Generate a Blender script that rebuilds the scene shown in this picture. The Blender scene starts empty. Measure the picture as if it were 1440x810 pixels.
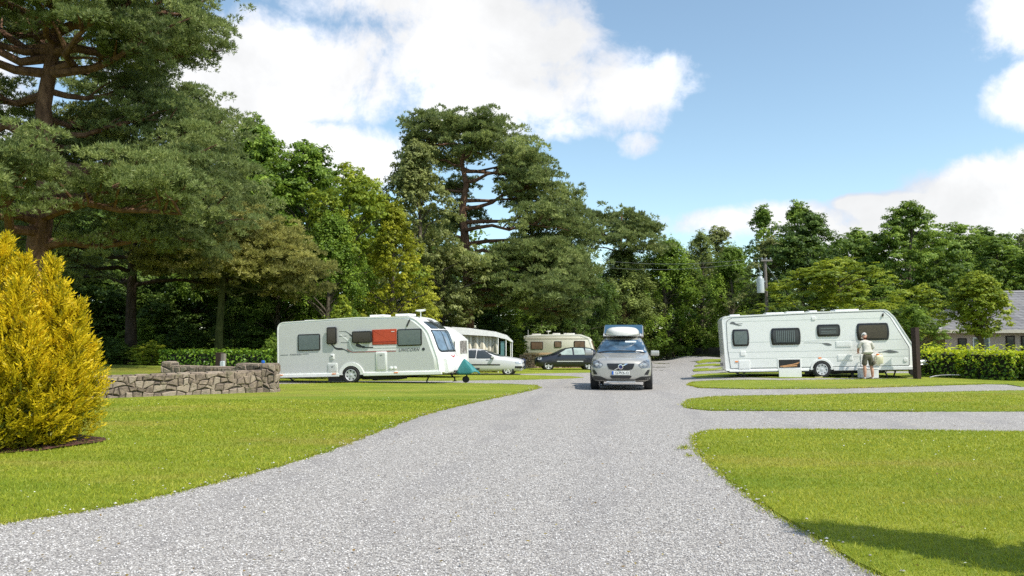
import bpy, bmesh, math, random
import numpy as np
from mathutils import Vector, Matrix
from mathutils.bvhtree import BVHTree
from mathutils.geometry import delaunay_2d_cdt
R = math.radians
SC = bpy.context.scene
COL = SC.collection
# ------------------------------------------------------------------ camera numbers
F = 1067.0; HOR = 475.0; CAMZ = 1.55
TH = math.atan(70.0 / F)

def sstep(t, a, b):
    u = min(1.0, max(0.0, (t - a) / (b - a)))
    return u * u * (3 - 2 * u)

def gz(x, y):
    m = 1 - sstep(x, .2 * y - 1, .2 * y + 4)
    return (-.45 * sstep(y, 20, 42) - .3 * sstep(y, 44, 62)) * m

def ray(px, py):
    cx = (px - 720) / F; cy = (405 - py) / F
    return Vector((cx, math.cos(TH) - cy * math.sin(TH), math.sin(TH) + cy * math.cos(TH)))

def at(px, py, d):
    r = ray(px, py); r *= d / r.y
    return Vector((r.x, r.y, r.z + CAMZ))

def G(px, py, z0=0.0):
    r = ray(px, py); z = z0
    for _ in range(25):
        t = (CAMZ - z) / max(-r.z, 1e-4)
        t = min(t, 400)
        z = z * .4 + .6 * (gz(r.x * t, r.y * t) + z0)
    return Vector((r.x * t, r.y * t, z))

def XY(px, d):
    return (px - 720) / F * d * (math.cos(TH) + 0.0) + 0.0

# ------------------------------------------------------------------ node helpers
def mat_new(name):
    m = bpy.data.materials.new(name); m.use_nodes = True
    nt = m.node_tree; nt.nodes.clear()
    return m, nt

class NB:
    def __init__(s, nt): s.nt = nt
    def n(s, t, **kw):
        nd = s.nt.nodes.new(t)
        for k, v in kw.items(): setattr(nd, k, v)
        return nd
    def put(s, sock, v):
        if isinstance(v, bpy.types.NodeSocket): s.nt.links.new(v, sock)
        else:
            try: sock.default_value = v
            except Exception:
                sock.default_value = tuple(v) + (1,) if len(v) == 3 else v
    def m(s, op, a, b=None, c=None, clamp=False):
        nd = s.n('ShaderNodeMath', operation=op, use_clamp=clamp)
        s.put(nd.inputs[0], a)
        if b is not None: s.put(nd.inputs[1], b)
        if c is not None: s.put(nd.inputs[2], c)
        return nd.outputs[0]
    def ramp(s, fac, stops, interp='LINEAR'):
        nd = s.n('ShaderNodeValToRGB'); cr = nd.color_ramp; cr.interpolation = interp
        while len(cr.elements) < len(stops): cr.elements.new(.5)
        for e, (p, c) in zip(cr.elements, stops):
            e.position = p; e.color = (c[0], c[1], c[2], 1) if not isinstance(c, (int, float)) else (c, c, c, 1)
        s.put(nd.inputs[0], fac); return nd.outputs[0]
    def mr(s, v, a, b, c=0, d=1, smooth=True):
        nd = s.n('ShaderNodeMapRange', interpolation_type='SMOOTHSTEP' if smooth else 'LINEAR')
        s.put(nd.inputs[0], v)
        for i, q in enumerate((a, b, c, d)): s.put(nd.inputs[1 + i], q)
        return nd.outputs[0]
    def noise(s, vec, scale, detail=4, rough=.55, dist=0):
        nd = s.n('ShaderNodeTexNoise')
        if vec is not None: s.put(nd.inputs['Vector'], vec)
        nd.inputs['Scale'].default_value = scale; nd.inputs['Detail'].default_value = detail
        nd.inputs['Roughness'].default_value = rough; nd.inputs['Distortion'].default_value = dist
        return nd.outputs[0]
    def vor(s, vec, scale, feature='F1', out='Distance'):
        nd = s.n('ShaderNodeTexVoronoi', feature=feature)
        s.put(nd.inputs['Vector'], vec); nd.inputs['Scale'].default_value = scale
        return nd.outputs[out]
    def mix(s, f, a, b, blend='MIX'):
        nd = s.n('ShaderNodeMix', data_type='RGBA', blend_type=blend)
        s.put(nd.inputs[0], f); s.put(nd.inputs[6], a); s.put(nd.inputs[7], b)
        return nd.outputs[2]
    def pos(s): return s.n('ShaderNodeNewGeometry').outputs['Position']
    def obj(s): return s.n('ShaderNodeTexCoord').outputs['Object']
    def attr(s, name, out='Fac'):
        nd = s.n('ShaderNodeAttribute'); nd.attribute_name = name; return nd.outputs[out]
    def bump(s, h, strength=.5, dist=.01):
        nd = s.n('ShaderNodeBump'); nd.inputs['Strength'].default_value = strength
        nd.inputs['Distance'].default_value = dist; s.put(nd.inputs['Height'], h); return nd.outputs[0]
    def bsdf(s, col, rough=.5, metal=0, coat=0, normal=None, spec=None, **kw):
        p = s.n('ShaderNodeBsdfPrincipled')
        s.put(p.inputs['Base Color'], col if isinstance(col, bpy.types.NodeSocket) else tuple(col[:3]) + (1,))
        s.put(p.inputs['Roughness'], rough); s.put(p.inputs['Metallic'], metal)
        p.inputs['Coat Weight'].default_value = coat
        p.inputs['Coat Roughness'].default_value = .04
        if spec is not None: s.put(p.inputs['Specular IOR Level'], spec)
        if normal is not None: s.put(p.inputs['Normal'], normal)
        return p.outputs[0]
    def out(s, sh):
        o = s.n('ShaderNodeOutputMaterial'); s.nt.links.new(sh, o.inputs['Surface'])

MATS = {}
def simple(name, col, rough=.5, metal=0, coat=0, var=.06, scale=6, spec=None, bump=0, bscale=40):
    """a painted / plastic / metal surface with slight dirt variation"""
    if name in MATS: return MATS[name]
    m, nt = mat_new(name); b = NB(nt)
    v = b.obj(); n = b.noise(v, scale, 5, .6)
    d = [c * (1 - var * 2) for c in col]; l = [min(1, c * (1 + var)) for c in col]
    c = b.ramp(n, [(.3, d), (.7, l)])
    r = b.mr(b.noise(v, scale * 3, 3), .3, .7, max(0, rough - .06), min(1, rough + .08))
    nm = b.bump(b.noise(v, bscale, 3), bump, .01) if bump else None
    b.out(b.bsdf(c, r, metal, coat, nm, spec)); MATS[name] = m
    return m

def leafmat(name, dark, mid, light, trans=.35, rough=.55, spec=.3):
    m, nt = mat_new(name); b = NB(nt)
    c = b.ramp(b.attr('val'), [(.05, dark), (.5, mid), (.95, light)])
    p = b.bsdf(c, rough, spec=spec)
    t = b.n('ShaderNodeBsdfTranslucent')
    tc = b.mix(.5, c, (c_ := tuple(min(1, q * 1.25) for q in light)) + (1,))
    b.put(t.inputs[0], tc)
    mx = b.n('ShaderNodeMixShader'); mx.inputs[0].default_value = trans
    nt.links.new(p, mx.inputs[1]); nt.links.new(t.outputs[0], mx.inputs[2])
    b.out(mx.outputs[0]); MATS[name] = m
    return m

# ------------------------------------------------------------------ object helpers
def link(o, parent=None):
    COL.objects.link(o)
    if parent is not None: o.parent = parent
    return o

def mobj(name, verts, faces, mat, parent=None, smooth=False):
    me = bpy.data.meshes.new(name)
    me.from_pydata([tuple(v) for v in verts], [], faces); me.validate(); me.update()
    if mat is not None:
        for q in (mat if isinstance(mat, (list, tuple)) else [mat]): me.materials.append(q)
    if smooth: me.shade_smooth()
    return link(bpy.data.objects.new(name, me), parent)

def empty(name, loc=(0, 0, 0), rot=(0, 0, 0), label=None, cat=None, group=None):
    o = bpy.data.objects.new(name, None); link(o)
    o.location = loc; o.rotation_euler = rot; o.empty_display_size = .2
    tag(o, label, cat, group); return o

def tag(o, label=None, cat=None, group=None, kind=None):
    for k, v in (('label', label), ('category', cat), ('group', group), ('kind', kind)):
        if v: o[k] = v
    return o

class MB:
    """collects shapes for ONE mesh"""
    def __init__(s): s.v = []; s.f = []
    def add(s, vs, fs, M=None):
        k = len(s.v)
        s.v += [tuple(M @ Vector(v)) if M is not None else tuple(v) for v in vs]
        s.f += [tuple(k + i for i in f) for f in fs]
    def box(s, x0, x1, y0, y1, z0, z1, M=None):
        vs = [(x, y, z) for x in (x0, x1) for y in (y0, y1) for z in (z0, z1)]
        s.add(vs, [(0, 1, 3, 2), (4, 6, 7, 5), (0, 4, 5, 1), (2, 3, 7, 6), (0, 2, 6, 4), (1, 5, 7, 3)], M)
    def tube(s, pts, rad, n=8, cap=True, M=None):
        pts = [Vector(p) for p in pts]
        if isinstance(rad, (int, float)): rad = [rad] * len(pts)
        vs = []; fs = []
        ref = Vector((0.31, .17, .93)).normalized()
        for i, p in enumerate(pts):
            t = (pts[min(i + 1, len(pts) - 1)] - pts[max(i - 1, 0)])
            t = t.normalized() if t.length > 1e-9 else Vector((0, 0, 1))
            a = t.cross(ref)
            if a.length < .15: a = t.cross(Vector((1, 0, 0)))
            a.normalize(); bb = t.cross(a)
            for k in range(n):
                an = 2 * math.pi * k / n
                vs.append(p + (a * math.cos(an) + bb * math.sin(an)) * rad[i])
        for i in range(len(pts) - 1):
            for k in range(n):
                fs.append((i * n + k, i * n + (k + 1) % n, (i + 1) * n + (k + 1) % n, (i + 1) * n + k))
        if cap:
            fs.append(tuple(range(n - 1, -1, -1))); fs.append(tuple(range((len(pts) - 1) * n, len(pts) * n)))
        s.add(vs, fs, M)
    def lathe(s, prof, n=24, M=None, ring=False):
        """prof (r,h) about local z"""
        vs = []; fs = []
        for r, h in prof:
            for k in range(n):
                an = 2 * math.pi * k / n; vs.append((r * math.cos(an), r * math.sin(an), h))
        for i in range(len(prof) - 1):
            for k in range(n):
                fs.append((i * n + k, i * n + (k + 1) % n, (i + 1) * n + (k + 1) % n, (i + 1) * n + k))
        if ring:
            i = len(prof) - 1
            for k in range(n): fs.append((i * n + k, i * n + (k + 1) % n, (k + 1) % n, k))
        else: fs.append(tuple(range(n - 1, -1, -1))); fs.append(tuple(range((len(prof) - 1) * n, len(prof) * n)))
        s.add(vs, fs, M)
    def prism(s, poly, y0, y1, bev=0, M=None):
        """poly in (x,z), extruded along y from y0 (front) to y1; bev insets the front face"""
        n = len(poly); cx = sum(p[0] for p in poly) / n; cz = sum(p[1] for p in poly) / n
        rings = []
        if bev:
            ins = []
            for p in poly:
                dx, dz = p[0] - cx, p[1] - cz; L = math.hypot(dx, dz) or 1
                ins.append((p[0] - dx / L * bev, p[1] - dz / L * bev))
            rings = [(ins, y0), (poly, y0 + (bev if y1 > y0 else -bev) * .7), (poly, y1)]
        else: rings = [(poly, y0), (poly, y1)]
        vs = [(p[0], y, p[1]) for pl, y in rings for p in pl]; fs = []
        for i in range(len(rings) - 1):
            for k in range(n):
                fs.append((i * n + k, i * n + (k + 1) % n, (i + 1) * n + (k + 1) % n, (i + 1) * n + k))
        fs.append(tuple(range(n))[::-1]); fs.append(tuple((len(rings) - 1) * n + k for k in range(n)))
        s.add(vs, fs, M)
    def build(s, name, mat, parent=None, smooth=False, bevel=0, loc=None, seg=2):
        o = mobj(name, s.v, s.f, mat, parent)
        me = o.data
        bm = bmesh.new(); bm.from_mesh(me); bmesh.ops.recalc_face_normals(bm, faces=bm.faces); bm.to_mesh(me); bm.free()
        if smooth:
            me.shade_smooth()
            try: me.set_sharp_from_angle(angle=R(38))
            except Exception: pass
        if bevel:
            mo = o.modifiers.new('b', 'BEVEL'); mo.width = bevel; mo.segments = seg; mo.limit_method = 'ANGLE'; mo.angle_limit = R(40)
        if loc is not None: o.location = loc
        return o

def bake(o):
    """apply modifiers"""
    bpy.context.view_layer.update()
    dg = bpy.context.evaluated_depsgraph_get()
    me = bpy.data.meshes.new_from_object(o.evaluated_get(dg))
    o.modifiers.clear(); old = o.data; nm = old.name; o.data = me; me.name = nm
    bpy.data.meshes.remove(old)
    return o

def rpoly(pts, seg=5):
    """fillet a polygon: pts (x,z,r)"""
    out = []; n = len(pts)
    for i, p in enumerate(pts):
        P = Vector(p[:2]); r = p[2] if len(p) > 2 else 0
        if r <= 0: out.append(tuple(P)); continue
        A = (Vector(pts[i - 1][:2]) - P); B = (Vector(pts[(i + 1) % n][:2]) - P)
        la, lb = A.length, B.length; A.normalize(); B.normalize()
        ang = A.angle(B); t = min(r / math.tan(ang / 2), la * .49, lb * .49); 
        for k in range(seg + 1):
            u = k / seg
            a = P + A * t * (1 - u) ** 2 + B * t * u ** 2   # quadratic blend through the corner
            out.append(tuple(a))
    return out

def rrect(x0, x1, z0, z1, r, seg=4, bulge=0):
    p = rpoly([(x0, z0, r), (x1, z0, r), (x1, z1, r), (x0, z1, r)], seg)
    if bulge:
        zc = (z0 + z1) / 2; h = (z1 - z0) / 2; xc = (x0 + x1) / 2
        p2 = []
        for x, z in p:
            k = 1 - ((z - zc) / h) ** 2
            p2.append((x + math.copysign(bulge, x - xc) * k, z))
        p = rresample(p2, bulge, x0, x1, zc, h)
    return p
def rresample(p, bulge, x0, x1, zc, h):
    out = []
    n = len(p)
    for i in range(n):
        a = p[i]; b = p[(i + 1) % n]; out.append(a)
        if abs(a[1] - b[1]) > h * .6:
            for k in range(1, 6):
                z = a[1] + (b[1] - a[1]) * k / 6
                sgn = 1 if a[0] > (x0 + x1) / 2 else -1
                base = x1 if sgn > 0 else x0
                out.append((base + sgn * bulge * (1 - ((z - zc) / h) ** 2), z))
    return out

def inpoly(P, poly):
    x, y = P[:, 0], P[:, 1]; ins = np.zeros(len(P), bool); n = len(poly)
    for i in range(n):
        x0, y0 = poly[i][:2]; x1, y1 = poly[(i + 1) % n][:2]
        if y0 == y1: continue
        c = ((y0 > y) != (y1 > y)) & (x < (x1 - x0) * (y - y0) / (y1 - y0) + x0)
        ins ^= c
    return ins

def edge_dist(P, poly):
    d = np.full(len(P), 1e9); n = len(poly)
    for i in range(n):
        a = np.array(poly[i][:2]); b = np.array(poly[(i + 1) % n][:2]); ab = b - a
        t = np.clip(((P - a) @ ab) / max(ab @ ab, 1e-12), 0, 1)
        d = np.minimum(d, np.linalg.norm(P - a - t[:, None] * ab, axis=1))
    return d

def tess(poly, sp, edge_sp=None):
    edge_sp = edge_sp or sp
    out = []; n = len(poly)
    for i in range(n):
        a = Vector(poly[i][:2]); b = Vector(poly[(i + 1) % n][:2]); k = max(1, int((b - a).length / edge_sp))
        for j in range(k): out.append(tuple(a.lerp(b, j / k)))
    xs = [p[0] for p in out]; ys = [p[1] for p in out]
    gx, gy = np.meshgrid(np.arange(min(xs) + sp / 2, max(xs), sp), np.arange(min(ys) + sp / 2, max(ys), sp))
    P = np.stack([gx.ravel(), gy.ravel()], 1)
    if len(P):
        P = P[inpoly(P, out)]
        if len(P): P = P[edge_dist(P, out) > sp * .35]
    vs = [Vector(p) for p in out] + [Vector(p) for p in P.tolist()]
    r = delaunay_2d_cdt(vs, [], [list(range(len(out)))], 1, 1e-6)
    return [tuple(v) for v in r[0]], [tuple(f) for f in r[2]]

def bvh_of(o):
    me = o.data
    return BVHTree.FromPolygons([v.co.copy() for v in me.vertices], [tuple(p.vertices) for p in me.polygons])

def patch(name, outline, axis, bvh, off, mat, parent, sp=.05, smooth=True):
    """thin skin piece lying on a body: outline in the plane seen along axis"""
    vs, fs = tess(outline, sp)
    out = []; last = None
    for u, v in vs:
        if axis == 'x+': o, d = Vector((12, u, v)), Vector((-1, 0, 0))
        elif axis == 'x-': o, d = Vector((-12, u, v)), Vector((1, 0, 0))
        elif axis == 'y-': o, d = Vector((u, -12, v)), Vector((0, 1, 0))
        elif axis == 'y+': o, d = Vector((u, 12, v)), Vector((0, -1, 0))
        else: o, d = Vector((u, v, 12)), Vector((0, 0, -1))
        h = bvh.ray_cast(o, d)
        if h[0] is None:
            h = bvh.find_nearest(o + d * (12 - .5))
        nn = h[1]
        if nn.dot(d) > 0: nn = -nn
        out.append(h[0] + nn * off)
    o = mobj(name, out, fs, mat, parent, smooth)
    bm = bmesh.new(); bm.from_mesh(o.data)
    bmesh.ops.recalc_face_normals(bm, faces=bm.faces)
    if bm.faces:
        bm.faces.ensure_lookup_table()
        dv = {'x+': (1, 0, 0), 'x-': (-1, 0, 0), 'y-': (0, -1, 0), 'y+': (0, 1, 0), 'z': (0, 0, 1)}[axis]
        if sum(f.normal.dot(Vector(dv)) * f.calc_area() for f in bm.faces) < 0:
            bmesh.ops.reverse_faces(bm, faces=bm.faces)
    bm.to_mesh(o.data); bm.free()
    return o

def text(s, size, loc, rot, mat, parent, name='lettering', shear=0, ext=.003, width=None, spacing=1.0):
    cu = bpy.data.curves.new(name, 'FONT'); cu.body = s; cu.size = size; cu.extrude = ext; cu.shear = shear
    cu.space_character = spacing; cu.align_x = 'CENTER'; cu.align_y = 'CENTER'; cu.resolution_u = 3; cu.offset = size * .012
    cu.materials.append(mat)
    o = bpy.data.objects.new(name, cu); link(o, parent); o.location = loc; o.rotation_euler = rot
    bpy.context.view_layer.update()
    me = bpy.data.meshes.new_from_object(o.evaluated_get(bpy.context.evaluated_depsgraph_get()))
    w = (max(v.co.x for v in me.vertices) - min(v.co.x for v in me.vertices)) or 1
    o2 = bpy.data.objects.new(name, me); link(o2, parent); o2.location = loc; o2.rotation_euler = rot
    if width: o2.scale.x = width / w
    bpy.data.objects.remove(o); o2.name = name
    return o2

def ribbon(mb, pts, w, y, t=.004):
    """flat decal stripe on a side wall (x,z) polyline, widths w"""
    n = len(pts)
    if isinstance(w, (int, float)): w = [w] * n
    L = []; Rr = []
    for i in range(n):
        a = Vector(pts[max(0, i - 1)]); b = Vector(pts[min(n - 1, i + 1)]); d = (b - a).normalized(); nn = Vector((-d.y, d.x))
        p = Vector(pts[i]); L.append(p + nn * w[i] / 2); Rr.append(p - nn * w[i] / 2)
    vs = [(p.x, y, p.y) for p in L] + [(p.x, y, p.y) for p in Rr] + [(p.x, y + t, p.y) for p in L] + [(p.x, y + t, p.y) for p in Rr]
    fs = []
    for i in range(n - 1):
        fs += [(i, i + 1, n + i + 1, n + i), (2 * n + i, 3 * n + i, 3 * n + i + 1, 2 * n + i + 1),
               (i, 2 * n + i, 2 * n + i + 1, i + 1), (n + i, n + i + 1, 3 * n + i + 1, 3 * n + i)]
    mb.add(vs, fs)

# ------------------------------------------------------------------ mesh from numpy
def np_mesh(name, V, nper, val, mat, parent=None):
    n = len(V) // nper
    me = bpy.data.meshes.new(name)
    me.vertices.add(len(V)); me.vertices.foreach_set('co', V.astype(np.float32).ravel())
    me.loops.add(len(V)); me.loops.foreach_set('vertex_index', np.arange(len(V), dtype=np.int32))
    me.polygons.add(n); me.polygons.foreach_set('loop_start', np.arange(0, len(V), nper, dtype=np.int32))
    me.update(calc_edges=True)
    a = me.attributes.new('val', 'FLOAT', 'FACE'); a.data.foreach_set('value', val.astype(np.float32))
    me.materials.append(mat)
    o = bpy.data.objects.new(name, me); link(o, parent)
    return o

def unit(a): return a / np.maximum(np.linalg.norm(a, axis=1, keepdims=True), 1e-9)

def leaf_quads(C, N, L, W, rng, T=None):
    n = len(C)
    if T is None:
        T = np.cross(N, rng.normal(size=(n, 3)))
    T = unit(T); B = unit(np.cross(N, T))
    L = np.asarray(L).reshape(-1, 1) if np.ndim(L) else L; W = np.asarray(W).reshape(-1, 1) if np.ndim(W) else W
    N = unit(N)
    V = np.stack([C - T * L / 2, C + B * W / 2 - T * L * .08 + N * W * .12, C + T * L / 2, C - B * W / 2 - T * L * .08 + N * W * .12], 1)
    return V.reshape(-1, 3)
# ================================================================== camera, sky, sun
cam = bpy.data.cameras.new('camera'); cam.lens = 36 * F / 1440; cam.sensor_width = 36
cam.clip_start = .1; cam.clip_end = 3000
co = link(bpy.data.objects.new('camera', cam)); co.location = (0, 0, CAMZ); co.rotation_euler = (math.pi / 2 + TH, 0, 0)
SC.camera = co
SUN = Vector((.46, -.35, .815)).normalized()
sl = bpy.data.lights.new('sun', 'SUN'); sl.energy = 4.3; sl.angle = R(.53); sl.color = (1, .95, .86)
so = link(bpy.data.objects.new('sun', sl)); so.rotation_euler = SUN.to_track_quat('Z', 'Y').to_euler(); so.location = (20, -10, 40)
SC.view_settings.view_transform = 'Standard'; SC.view_settings.look = 'None'; SC.view_settings.gamma = 1
SC.view_settings.exposure = EXPO = .32
SC.view_settings.use_curve_mapping = False
SC.cycles.max_bounces = 6; SC.cycles.diffuse_bounces = 3; SC.cycles.transmission_bounces = 4; SC.cycles.glossy_bounces = 3
SC.cycles.transparent_max_bounces = 4; SC.cycles.caustics_reflective = False; SC.cycles.caustics_refractive = False
SC.cycles.use_denoising = False
SC.cycles.sample_clamp_indirect = 6

W = bpy.data.worlds.new('World'); SC.world = W; W.use_nodes = True
wt = W.node_tree; wt.nodes.clear(); b = NB(wt)
sky = b.n('ShaderNodeTexSky', sky_type='NISHITA'); sky.sun_disc = False
sky.sun_elevation = math.asin(SUN.z); sky.sun_rotation = math.atan2(SUN.x, SUN.y)
sky.altitude = 50; sky.air_density = 1.0; sky.dust_density = .6; sky.ozone_density = 1.0
bg = b.n('ShaderNodeBackground')
hs = b.n('ShaderNodeHueSaturation'); wt.links.new(sky.outputs[0], hs.inputs['Color']); hs.inputs['Saturation'].default_value = .92
tint = b.mix(1.0, hs.outputs[0], (1.04, 1.14, 1.08, 1), 'MULTIPLY')
wt.links.new(tint, bg.inputs[0]); bg.inputs[1].default_value = .15
tc = b.n('ShaderNodeTexCoord').outputs['Generated']
sx = b.n('ShaderNodeSeparateXYZ'); wt.links.new(tc, sx.inputs[0])
az = b.m('ARCTAN2', sx.outputs[0], sx.outputs[1]); el = b.m('ARCSINE', sx.outputs[2])
nz = b.noise(tc, 3.6, 10, .6, .35); nz2 = b.noise(tc, 11.0, 8, .65, .3)
nn = b.m('ADD', b.m('MULTIPLY', b.m('SUBTRACT', nz, .5), 3.6), b.m('MULTIPLY', b.m('SUBTRACT', nz2, .5), 2.2))
CL = [(360, 105, 260, 100, 1.35), (440, 215, 160, 65, 1.35), (620, 70, 250, 90, .9), (700, 130, 190, 75, .85), (850, 125, 145, 60, .75), (790, 175, 90, 40, .6), (300, 130, 170, 120, 1),
      (560, 10, 220, 60, .8), (1430, 20, 75, 60, 1.0), (1440, 130, 50, 45, .9), (1420, 275, 130, 62, 1.2), (1290, 292, 110, 26, 1.0), (1210, 285, 45, 14, .9),
      (1080, 312, 190, 24, .55), (893, 205, 26, 18, .3), (1360, 330, 240, 55, .9), (-200, 200, 260, 180, 1), (1750, 160, 180, 150, .9)]
acc = None
for px, py, rx, ry, am in CL:
    d = ray(px, py).normalized(); a0 = math.atan2(d.x, d.y); e0 = math.asin(d.z)
    k = 1.0 / F
    u = b.m('DIVIDE', b.m('SUBTRACT', az, a0), rx * k * .95); v = b.m('DIVIDE', b.m('SUBTRACT', el, e0), ry * k * .95)
    q = b.m('SUBTRACT', am, b.m('MULTIPLY', b.m('ADD', b.m('MULTIPLY', u, u), b.m('MULTIPLY', v, v)), am))
    acc = q if acc is None else b.m('MAXIMUM', acc, q)
# scattered clouds away from the view (all round the horizon)
away = b.mr(b.m('ABSOLUTE', az), .75, 1.1)
gen = b.m('SUBTRACT', b.m('MULTIPLY', away, .62), .55)
acc = b.m('MAXIMUM', b.m('MAXIMUM', acc, gen), -.7)
dens = b.mr(b.m('ADD', acc, nn), .0, .62)
thick = b.mr(b.m('ADD', acc, b.m('MULTIPLY', nn, .8)), .3, 1.35)
ccol = b.ramp(thick, [(0, (.80, .87, 1.0)), (.35, (1.0, 1.0, 1.0)), (1, (1.0, 1.0, 1.0))])
shade = b.mr(b.noise(tc, 3.1, 7, .6, .3), .40, .66, 1.0, .76)
ccol = b.mix(1.0, ccol, b.mix(0.0, shade, shade), 'MULTIPLY')
bc = b.n('ShaderNodeBackground'); wt.links.new(ccol, bc.inputs[0]); bc.inputs[1].default_value = .93
lowh = b.mr(el, .02, .5, .75, .0)
ms = b.n('ShaderNodeMixShader'); wt.links.new(b.m('MULTIPLY', dens, .96), ms.inputs[0])
wt.links.new(bg.outputs[0], ms.inputs[1]); wt.links.new(bc.outputs[0], ms.inputs[2])
wo = b.n('ShaderNodeOutputWorld'); wt.links.new(ms.outputs[0], wo.inputs[0])

# ================================================================== ground materials
def m_gravel():
    m, nt = mat_new('gravel'); b = NB(nt); p = b.pos()
    v1 = b.n('ShaderNodeTexVoronoi', feature='F1'); b.put(v1.inputs['Vector'], p); v1.inputs['Scale'].default_value = 62
    v2 = b.n('ShaderNodeTexVoronoi', feature='F1'); b.put(v2.inputs['Vector'], p); v2.inputs['Scale'].default_value = 27
    sp = b.n('ShaderNodeSeparateColor'); b.put(sp.inputs[0], v1.outputs['Color'])
    sp2 = b.n('ShaderNodeSeparateColor'); b.put(sp2.inputs[0], v2.outputs['Color'])
    f = b.m('ADD', b.m('MULTIPLY', sp.outputs[0], .72), b.m('MULTIPLY', sp2.outputs[1], .28))
    c = b.ramp(f, [(.05, (.235, .216, .196)), (.35, (.375, .35, .322)), (.62, (.48, .45, .416)), (.95, (.62, .59, .55))])
    crack = b.mr(v1.outputs['Distance'], .35, .75, 1, .35)
    c = b.mix(b.m('MULTIPLY', b.m('SUBTRACT', 1, crack), .9), c, (.07, .068, .072, 1))
    big = b.noise(p, .55, 5, .6); c = b.mix(b.mr(big, .4, .75, 0, .22), c, (.38, .35, .33, 1))
    dirt = b.mr(b.noise(p, .9, 5, .65), .62, .74, 0, .35); c = b.mix(dirt, c, (.42, .33, .20, 1))
    # faint compacted wheel lines along the drive and darker damp drifts
    sx_ = b.n('ShaderNodeSeparateXYZ'); b.put(sx_.inputs[0], p)
    ln = b.m('ADD', b.m('SUBTRACT', sx_.outputs[0], b.m('MULTIPLY', sx_.outputs[1], .13)), b.m('MULTIPLY', b.noise(p, .25, 2), 1.2))
    tr = b.mr(b.m('SINE', b.m('MULTIPLY', ln, 3.6)), .35, 1.0, 0, .42); c = b.mix(b.m('MULTIPLY', tr, b.mr(b.noise(p, .8, 4, .6), .35, .6)), c, (.25, .235, .23, 1))
    h = b.m('SUBTRACT', 1, v1.outputs['Distance'])
    b.out(b.bsdf(c, .8, spec=.3, normal=b.bump(b.m('ADD', h, b.m('MULTIPLY', sp.outputs[1], .7)), .75, .010)))
    return m
def m_lawn(name='lawn', dark=(.11, .175, .010), mid=(.235, .29, .028), light=(.44, .43, .075)):
    m, nt = mat_new(name); b = NB(nt); p = b.pos()
    st = b.n('ShaderNodeMapping'); b.put(st.inputs[0], p); st.inputs['Scale'].default_value = (.35, 1, 1); sv = st.outputs[0]
    a = b.noise(sv, .9, 5, .6); f = b.noise(p, 22, 4, .75); g = b.noise(p, 85, 2, .7); md = b.noise(sv, 4.5, 4, .6)
    s = b.m('ADD', b.m('MULTIPLY', a, .45), b.m('ADD', b.m('MULTIPLY', f, .40), b.m('ADD', b.m('MULTIPLY', g, .35), b.m('MULTIPLY', md, .3))))
    c = b.ramp(b.m('SUBTRACT', s, .25), [(.30, dark), (.5, mid), (.70, light)])
    dry = b.mr(b.noise(sv, .6, 6, .65), .50, .70, 0, .6); c = b.mix(dry, c, (.36, .31, .07, 1))
    lush = b.mr(b.noise(sv, .35, 4, .6), .52, .68, 0, .5); c = b.mix(lush, c, (.15, .25, .02, 1))
    nm = b.bump(b.m('ADD', f, b.m('MULTIPLY', g, .8)), 1.0, .03)
    b.out(b.bsdf(c, .8, spec=.15, normal=nm)); return m
def m_earth():
    m, nt = mat_new('forest_floor'); b = NB(nt); p = b.pos()
    a = b.noise(p, .6, 5, .6); f = b.noise(p, 14, 5, .7)
    c = b.ramp(b.m('ADD', b.m('MULTIPLY', a, .6), b.m('MULTIPLY', f, .4)), [(.35, (.035, .026, .014)), (.5, (.05, .055, .018)), (.65, (.07, .10, .02))])
    b.out(b.bsdf(c, .9, spec=.1, normal=b.bump(f, .8, .05))); return m
M_GRAVEL = m_gravel(); M_LAWN = m_lawn(); M_EARTH = m_earth()

def sheet(name, poly, mat, off, sp=1.0, esp=None, kind='structure', jit=0, seed=0, skirt=0):
    rng = random.Random(seed)
    if jit:
        out = []; n = len(poly)
        for i in range(n):
            a = Vector(poly[i][:2]); c = Vector(poly[(i + 1) % n][:2]); L = (c - a).length
            near = min(a.length, c.length)
            k = max(1, int(L / (.12 if near < 30 and L < 12 else 2.0)))
            for j in range(k):
                q = a.lerp(c, j / k); w = jit if near < 30 else jit * 2; w = w * (1 + 1.2 * abs(math.sin(q.x * 2.3 + q.y * 1.7)))
                out.append((q.x + rng.uniform(-w, w), q.y + rng.uniform(-w, w)))
        poly = out
    vs, fs = tess(poly, sp, esp)
    v3 = [(x, y, gz(x, y) + off) for x, y in vs]
    if skirt:
        n = len(poly); k = len(v3)
        # walls round the rim (outline points come first in the tessellation)
        nb = len(poly)
        v3 += [(x, y, gz(x, y) - .01) for x, y in vs[:nb]]
        fs = list(fs) + [(i, k + i, k + (i + 1) % nb, (i + 1) % nb) for i in range(nb)]
    o = mobj(name, v3, fs, mat)
    bm = bmesh.new(); bm.from_mesh(o.data)
    for f in bm.faces:
        if f.normal.z < 0: f.normal_flip()
    bm.to_mesh(o.data); bm.free()
    tag(o, kind=kind); return o

# ground: one sheet out to the horizon
gx = [-1500, -600, -300, -150, -90] + list(range(-60, 61, 2)) + [90, 150, 300, 600, 1500]
gy = [-1500, -600, -200, -60, -20] + list(range(-4, 104, 2)) + [130, 180, 300, 600, 1500]
V = [(x, y, gz(x, y) - .03) for y in gy for x in gx]; nx = len(gx)
Fc = [(j * nx + i, j * nx + i + 1, (j + 1) * nx + i + 1, (j + 1) * nx + i) for j in range(len(gy) - 1) for i in range(nx - 1)]
tag(mobj('ground', V, Fc, M_EARTH), kind='structure')

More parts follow.
